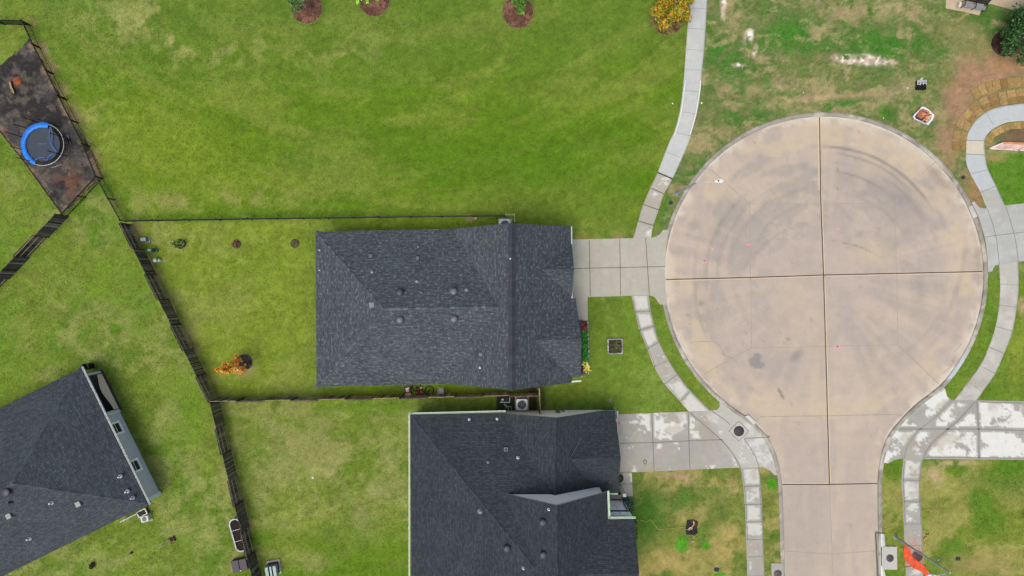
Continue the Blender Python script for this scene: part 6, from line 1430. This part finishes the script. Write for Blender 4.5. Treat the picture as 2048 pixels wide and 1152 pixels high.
# bench
o = thing('park_bench', P(1943, 14), 'dark metal park bench on the tan concrete pad', 'bench', R(-11)); BM = M(34, 36, 42, .5, .2)
mb = MB(); [mb.box(0, -.28 + .095 * k, .43, 1.95, .075, .03) for k in range(4)]; mb.build('seat', M(150, 156, 162, .5, .2), o)
mb = MB(); [mb.add([(x0, .16 + .07 * k, .55 + .17 * k), (x0 + 1.95, .16 + .07 * k, .55 + .17 * k), (x0 + 1.95, .21 + .07 * k, .69 + .17 * k), (x0, .21 + .07 * k, .69 + .17 * k), (x0, .19 + .07 * k, .54 + .17 * k), (x0 + 1.95, .19 + .07 * k, .54 + .17 * k), (x0 + 1.95, .24 + .07 * k, .68 + .17 * k), (x0, .24 + .07 * k, .68 + .17 * k)], [[0, 1, 2, 3], [7, 6, 5, 4], [3, 2, 6, 7], [0, 4, 5, 1]]) for k in range(3) for x0 in (-.975,)]; mb.build('backrest', BM, o)
for x in (-.95, 0, .95): mb = MB(); mb.path([(x, -.30, 0), (x, -.30, .62), (x, .1, .64), (x, .16, .5), (x, .42, 1.0)], .03, 6); mb.path([(x, .16, .5), (x, .2, 0)], .03, 6); mb.build('leg', BM, o)
o = thing('trash_bag', P(1914, 13), 'small white box standing at the left end of the bench', 'box', R(-12)); mb = MB(); mb.box(0, 0, 0, .2, .48, .45, bev=.05); mb.build('box', M(226, 216, 200, .7), o)
# crate of cells and paper
o = thing('plastic_crate', P(1839.5, 171.5), 'black open grid crate with white edges in the rough grass', 'crate', R(-1)); mb = MB()
for k in range(7): mb.box(-.38 + .127 * k, 0, 0, .03, .78, .28); mb.box(0, -.38 + .127 * k, 0, .78, .03, .28)
mb.box(0, 0, 0, .76, .76, .03); mb.build('grid', M(34, 34, 38, .6), o)
mb = MB()
for k in range(7): mb.box(-.38 + .127 * k, .25 if k % 2 else .18, .285, .034, .26 if k % 2 else .40, .012)
for k in range(3): mb.box(0, .38 - .127 * k, .298, .79, .034, .01)
mb.box(-.22, 0, .298, .3, .034, .01); mb.build('white_edge', M(226, 228, 230, .6), o)
o = thing('paper_scrap', P(1843.5, 158), 'crumpled pale scrap just above the black crate', 'scrap', .5); mb = MB(); V_ = [(random.uniform(-.12, .12) + (i % 4) * .1 - .15, (i // 4) * .1 - .1, random.uniform(.02, .1)) for i in range(12)]; mb.add(V_, [[r_ * 4 + k, r_ * 4 + k + 1, (r_ + 1) * 4 + k + 1, (r_ + 1) * 4 + k] for r_ in range(2) for k in range(3)]); mb.build('paper', M(206, 204, 200, .8), o)
for i, (px, py, s, lb) in enumerate(((1815, 176, .10, 'small white lump left of the black crate'), (1607, 185, .07, 'tiny white pebble in the upper right lot near the middle'), (1767, 236, .07, 'tiny white pebble just above the round street end'), (1403, 206, .12, 'small white and black scrap at the edge of the upper walk'), (1345, 207, .1, 'pale leaf on the grass left of the upper walk'), (626, 955, .14, 'pale dry leaf scrap in the lawn left of the lower house'), (1004, 985, 0, ''))):
    if s: o = thing('pebble', P(px, py), lb, 'stone'); mb = MB(); mb.box(0, 0, 0, s * 1.6, s, s * .5, .6 * i, bev=s * .25); mb.build('stone', M(232, 230, 220, .8), o)
# bulk bag of broken brick
o = thing('bulk_bag', P(1843, 234), 'open white sack filled with broken red bricks in the rough grass', 'sack', 0); o_ = P(1843, 234); sx = lambda x, y: tuple((P(x, y) - o_).xy)
mb = MB(); rim_ = [sx(*q) for q in ((1821, 234), (1838, 216), (1843, 215), (1852, 220), (1863, 233), (1861, 241), (1852, 252), (1848, 251), (1824, 240))]; bot_ = [(x * .86, y * .86) for x, y in rim_]; m_ = len(rim_)
mb.add([(x, y, 0) for x, y in bot_] + [(x, y, .34 + .05 * math.sin(i * 2)) for i, (x, y) in enumerate(rim_)] + [(x * .82, y * .80, .30) for x, y in rim_] + [(x * .78, y * .76, .16) for x, y in rim_], [[k * m_ + i, k * m_ + (i + 1) % m_, (k + 1) * m_ + (i + 1) % m_, (k + 1) * m_ + i] for k in range(3) for i in range(m_)] + [[3 * m_ + i for i in range(m_)]]); mb.build('sack', M(226, 230, 236, .7, 0, .05), o)
mb = MB(); rg = random.Random(9)
for k in range(95):
    a = rg.uniform(0, 6.28); rr = .62 * math.sqrt(rg.random()); x, y = rr * math.cos(a) * .95 + .06, rr * math.sin(a) * .8 + .06
    if -.52 < x < .1 and -.42 < y < -.12 and rg.random() < .75: continue
    g = rg.choice([(206, 130, 104), (186, 108, 84), (216, 150, 124), (170, 96, 76)]) if not (x > .25 and y < .0) else (220, 186, 140)
    s = rg.uniform(.09, .2); mb.box(x, y, .18 + rg.uniform(0, .12), s, s * rg.uniform(.5, .9), .12, rg.uniform(0, 3), cl=c(*g), bev=.02)
mb.build('broken_brick', MAT_CONC, o); mb = MB(); mb.prism([(x * .72, y * .7) for x, y in rim_], .1, .17); mb.build('soil', M(74, 60, 60, .9), o)
# pink boards
bs = thing('board_stack', P(2015, 295), 'pinkish board platform lying between the curved walk and the lawn', 'boards'); o_ = P(2015, 295); mb = MB(); sx = lambda x, y: (P(x, y) - o_)
def quadslab(mb, pts, z0, z1, cl, mi=0): mb.prism([tuple(q.xy) for q in pts], z0, z1, mi, cl)
edge_t = [(2003, 287), (2240, 296)]; edge_b = [(1976, 297.5), (2240, 305)]
for k in range(5):
    a, b = k / 5, (k + .93) / 5
    def at(t, f): return sx(edge_t[0][0] * (1 - f) + edge_t[1][0] * f + (edge_b[0][0] - edge_t[0][0]) * t * (1 - f), (edge_t[0][1] * (1 - f) + edge_t[1][1] * f) * (1 - t) + (edge_b[0][1] * (1 - f) + edge_b[1][1] * f) * t)
    quadslab(mb, [at(a, 0), at(a, 1), at(b, 1), at(b, 0)], 0, .16 - .015 * k, c(*((226, 190, 172), (222, 188, 178), (228, 196, 184), (216, 180, 170), (222, 192, 186))[k]))
mb.build('deck_boards', MAT_WOOD, bs)
mb = MB(); quadslab(mb, [sx(2003, 285), sx(2240, 294), sx(2240, 296.5), sx(2005, 288)], 0, .24, c(206, 140, 108)); mb.build('back_board', MAT_WOOD, bs)
mb = MB(); [quadslab(mb, [sx(*p) for p in q], .165, .19, c(236, 216, 214)) for q in (((1975, 297), (2003, 285.5), (2005, 286.5), (1979, 298)), ((2030, 302), (2060, 292), (2063, 292.5), (2034, 302.5)), ((1976, 297), (2060, 302), (2060, 303.5), (1976, 299)))]; mb.build('white_trim', MAT_WOOD, bs)

# sod slabs round the curved walk
def sod_row(line, w0, w1, seg, seed, count=[0]):
    L = resample(smooth_line(line, 6), 1); n = int(len(L) / seg); out = []
    for k in range(n): out.append((L[int(k * len(L) / n)], L[min(len(L) - 1, int((k + .97) * len(L) / n))]))
    return out
rg = random.Random(77); sod_proto_groups = 'straw coloured sod slabs round the curved walk'
outer = [(1933, 300), (1932.5, 281), (1937, 261), (1950, 241), (1970, 224), (1998, 213), (2048, 206), (2100, 205)]
ordn = ['lowest', 'second', 'third', 'fourth', 'fifth', 'sixth', 'seventh', 'eighth', 'ninth', 'tenth', 'eleventh', 'twelfth', 'thirteenth', 'fourteenth', 'fifteenth', 'sixteenth', 'seventeenth', 'eighteenth', 'nineteenth', 'twentieth', 'twenty-first', 'twenty-second', 'twenty-third', 'twenty-fourth', 'twenty-fifth', 'twenty-sixth']
SODC = [(154, 126, 78), (162, 134, 86), (148, 120, 74), (166, 138, 92)]
def sod_ring(line, off0, off1, seg, rowname, seed, order):
    rg = random.Random(seed); cells = sod_row(line, off0, off1, seg, seed)
    for k, (a, b) in enumerate(cells):
        if max(a[0], b[0]) > 2062: break
        dx, dy = b[0] - a[0], b[1] - a[1]; L = math.hypot(dx, dy) + 1e-6; nx, ny = dy / L, -dx / L
        j = rg.uniform(-1, 1)
        q = [(a[0] + nx * off0, a[1] + ny * off0), (b[0] + nx * off0, b[1] + ny * off0), (b[0] + nx * (off1 + j), b[1] + ny * (off1 + j)), (a[0] + nx * (off1 + j), a[1] + ny * (off1 + j))]
        cx_ = sum(p[0] for p in q) / 4; cy_ = sum(p[1] for p in q) / 4; o = P(cx_, cy_)
        q = [(cx_ + (p[0] - cx_) * 1.02, cy_ + (p[1] - cy_) * 1.02) for p in q]
        HARD.append(q); mb = MB(); g = rg.choice(SODC); f = rg.uniform(.92, 1.08)
        pl = [tuple((P(*p) - o).xy) for p in q]; pts = []
        for i in range(4):
            for t in (0, .33, .66): x = pl[i][0] * (1 - t) + pl[(i + 1) % 4][0] * t; y = pl[i][1] * (1 - t) + pl[(i + 1) % 4][1] * t; pts.append((x + rg.uniform(-.02, .02), y + rg.uniform(-.02, .02)))
        zt = .035 + rg.uniform(0, .02); mb.prism(pts, 0, zt, cl=c(*[v * f for v in g]))
        ob = mb.build('sod_slab', MAT_SOD, None, (o.x, o.y, .002 * (k % 3)))
        tag(ob, 'tan straw sod slab, %s of the %s, counted %s' % (ordn[k], rowname, order), 'sod slab', sod_proto_groups)
sod_ring(outer, -1.0 * -1.0 * 1.0 + 0 if False else 1.0, 13.0, 15, 'outer row beside the curved walk', 1, 'upwards from the tan panel')
sod_ring(outer, 13.8, 28.0, 15.5, 'outermost row round the curved walk', 2, 'upwards from the tan panel')
sod_ring([(1951, 199), (1975, 186), (2000, 179), (2030, 176), (2060, 175), (2110, 176)], 1.0, 20.0, 12, 'topmost short row above the curved walk', 3, 'from the left')
inner = [(1968.5, 283), (1976, 267.5), (1991, 255.5), (2011, 247), (2030, 243.5), (2048, 242.5), (2110, 243)]
sod_ring(inner, -1.0, -14.0, 11, 'inner row inside the curved walk', 4, 'from the tan panel')

# ================================================================== GRASS (uncountable: one object)
rs = np.random.RandomState(5); NT = 150000
tx = rs.uniform(-45.5, 45.5, NT); ty = rs.uniform(-25.8, 25.8, NT)
tpx = tx * PPM + 1024; tpy = -ty * PPM + 576
bad = np.zeros(NT, bool)
for poly in HARD:
    xs = [p[0] for p in poly]; ys = [p[1] for p in poly]
    m = (tpx > min(xs)) & (tpx < max(xs)) & (tpy > min(ys)) & (tpy < max(ys)); idx = np.nonzero(m)[0]
    if len(idx): bad[idx] |= inpoly(tpx[idx], tpy[idx], poly)
tx, ty, tpx, tpy = tx[~bad], ty[~bad], tpx[~bad], tpy[~bad]; n = len(tx)
gc = ground_col(tpx, tpy)
green = sst(gc[:, 1] / (gc[:, 0] + 1e-4), .85, 1.25)          # fewer, shorter tufts on bare soil
keep = rs.rand(n) < (.25 + .75 * green); tx, ty, gc, green = tx[keep], ty[keep], gc[keep], green[keep]; n = len(tx)
NB = 4; ang = rs.uniform(0, 6.283, (n, NB)); ln = rs.uniform(.05, .11, (n, NB)) * (.6 + .4 * green[:, None]); hh = rs.uniform(.025, .06, (n, NB)) * (.5 + .5 * green[:, None]); wd = .020
cx_ = tx[:, None] + rs.uniform(-.04, .04, (n, NB)); cy_ = ty[:, None] + rs.uniform(-.04, .04, (n, NB)); dx = np.cos(ang); dy = np.sin(ang)
V = np.stack([np.stack([cx_ - dy * wd, cy_ + dx * wd, np.full_like(cx_, .004)], -1), np.stack([cx_ + dy * wd, cy_ - dx * wd, np.full_like(cx_, .004)], -1), np.stack([cx_ + dx * ln, cy_ + dy * ln, hh], -1)], 2).reshape(-1, 3)
F = np.arange(len(V)).reshape(-1, 3)
br = rs.uniform(.72, 1.5, (n, NB)); tint = np.stack([rs.uniform(.88, 1.16, (n, NB)), np.ones((n, NB)), rs.uniform(.8, 1.15, (n, NB))], -1)
CC = np.repeat((gc[:, None, :] * br[..., None] * tint).reshape(-1, 3), 3, axis=0)
grass = mesh_np('grass', V, F, CC * K, MAT_BLADE); tag(grass, 'short mown lawn grass, patchy green and straw coloured', 'grass', kind='stuff')
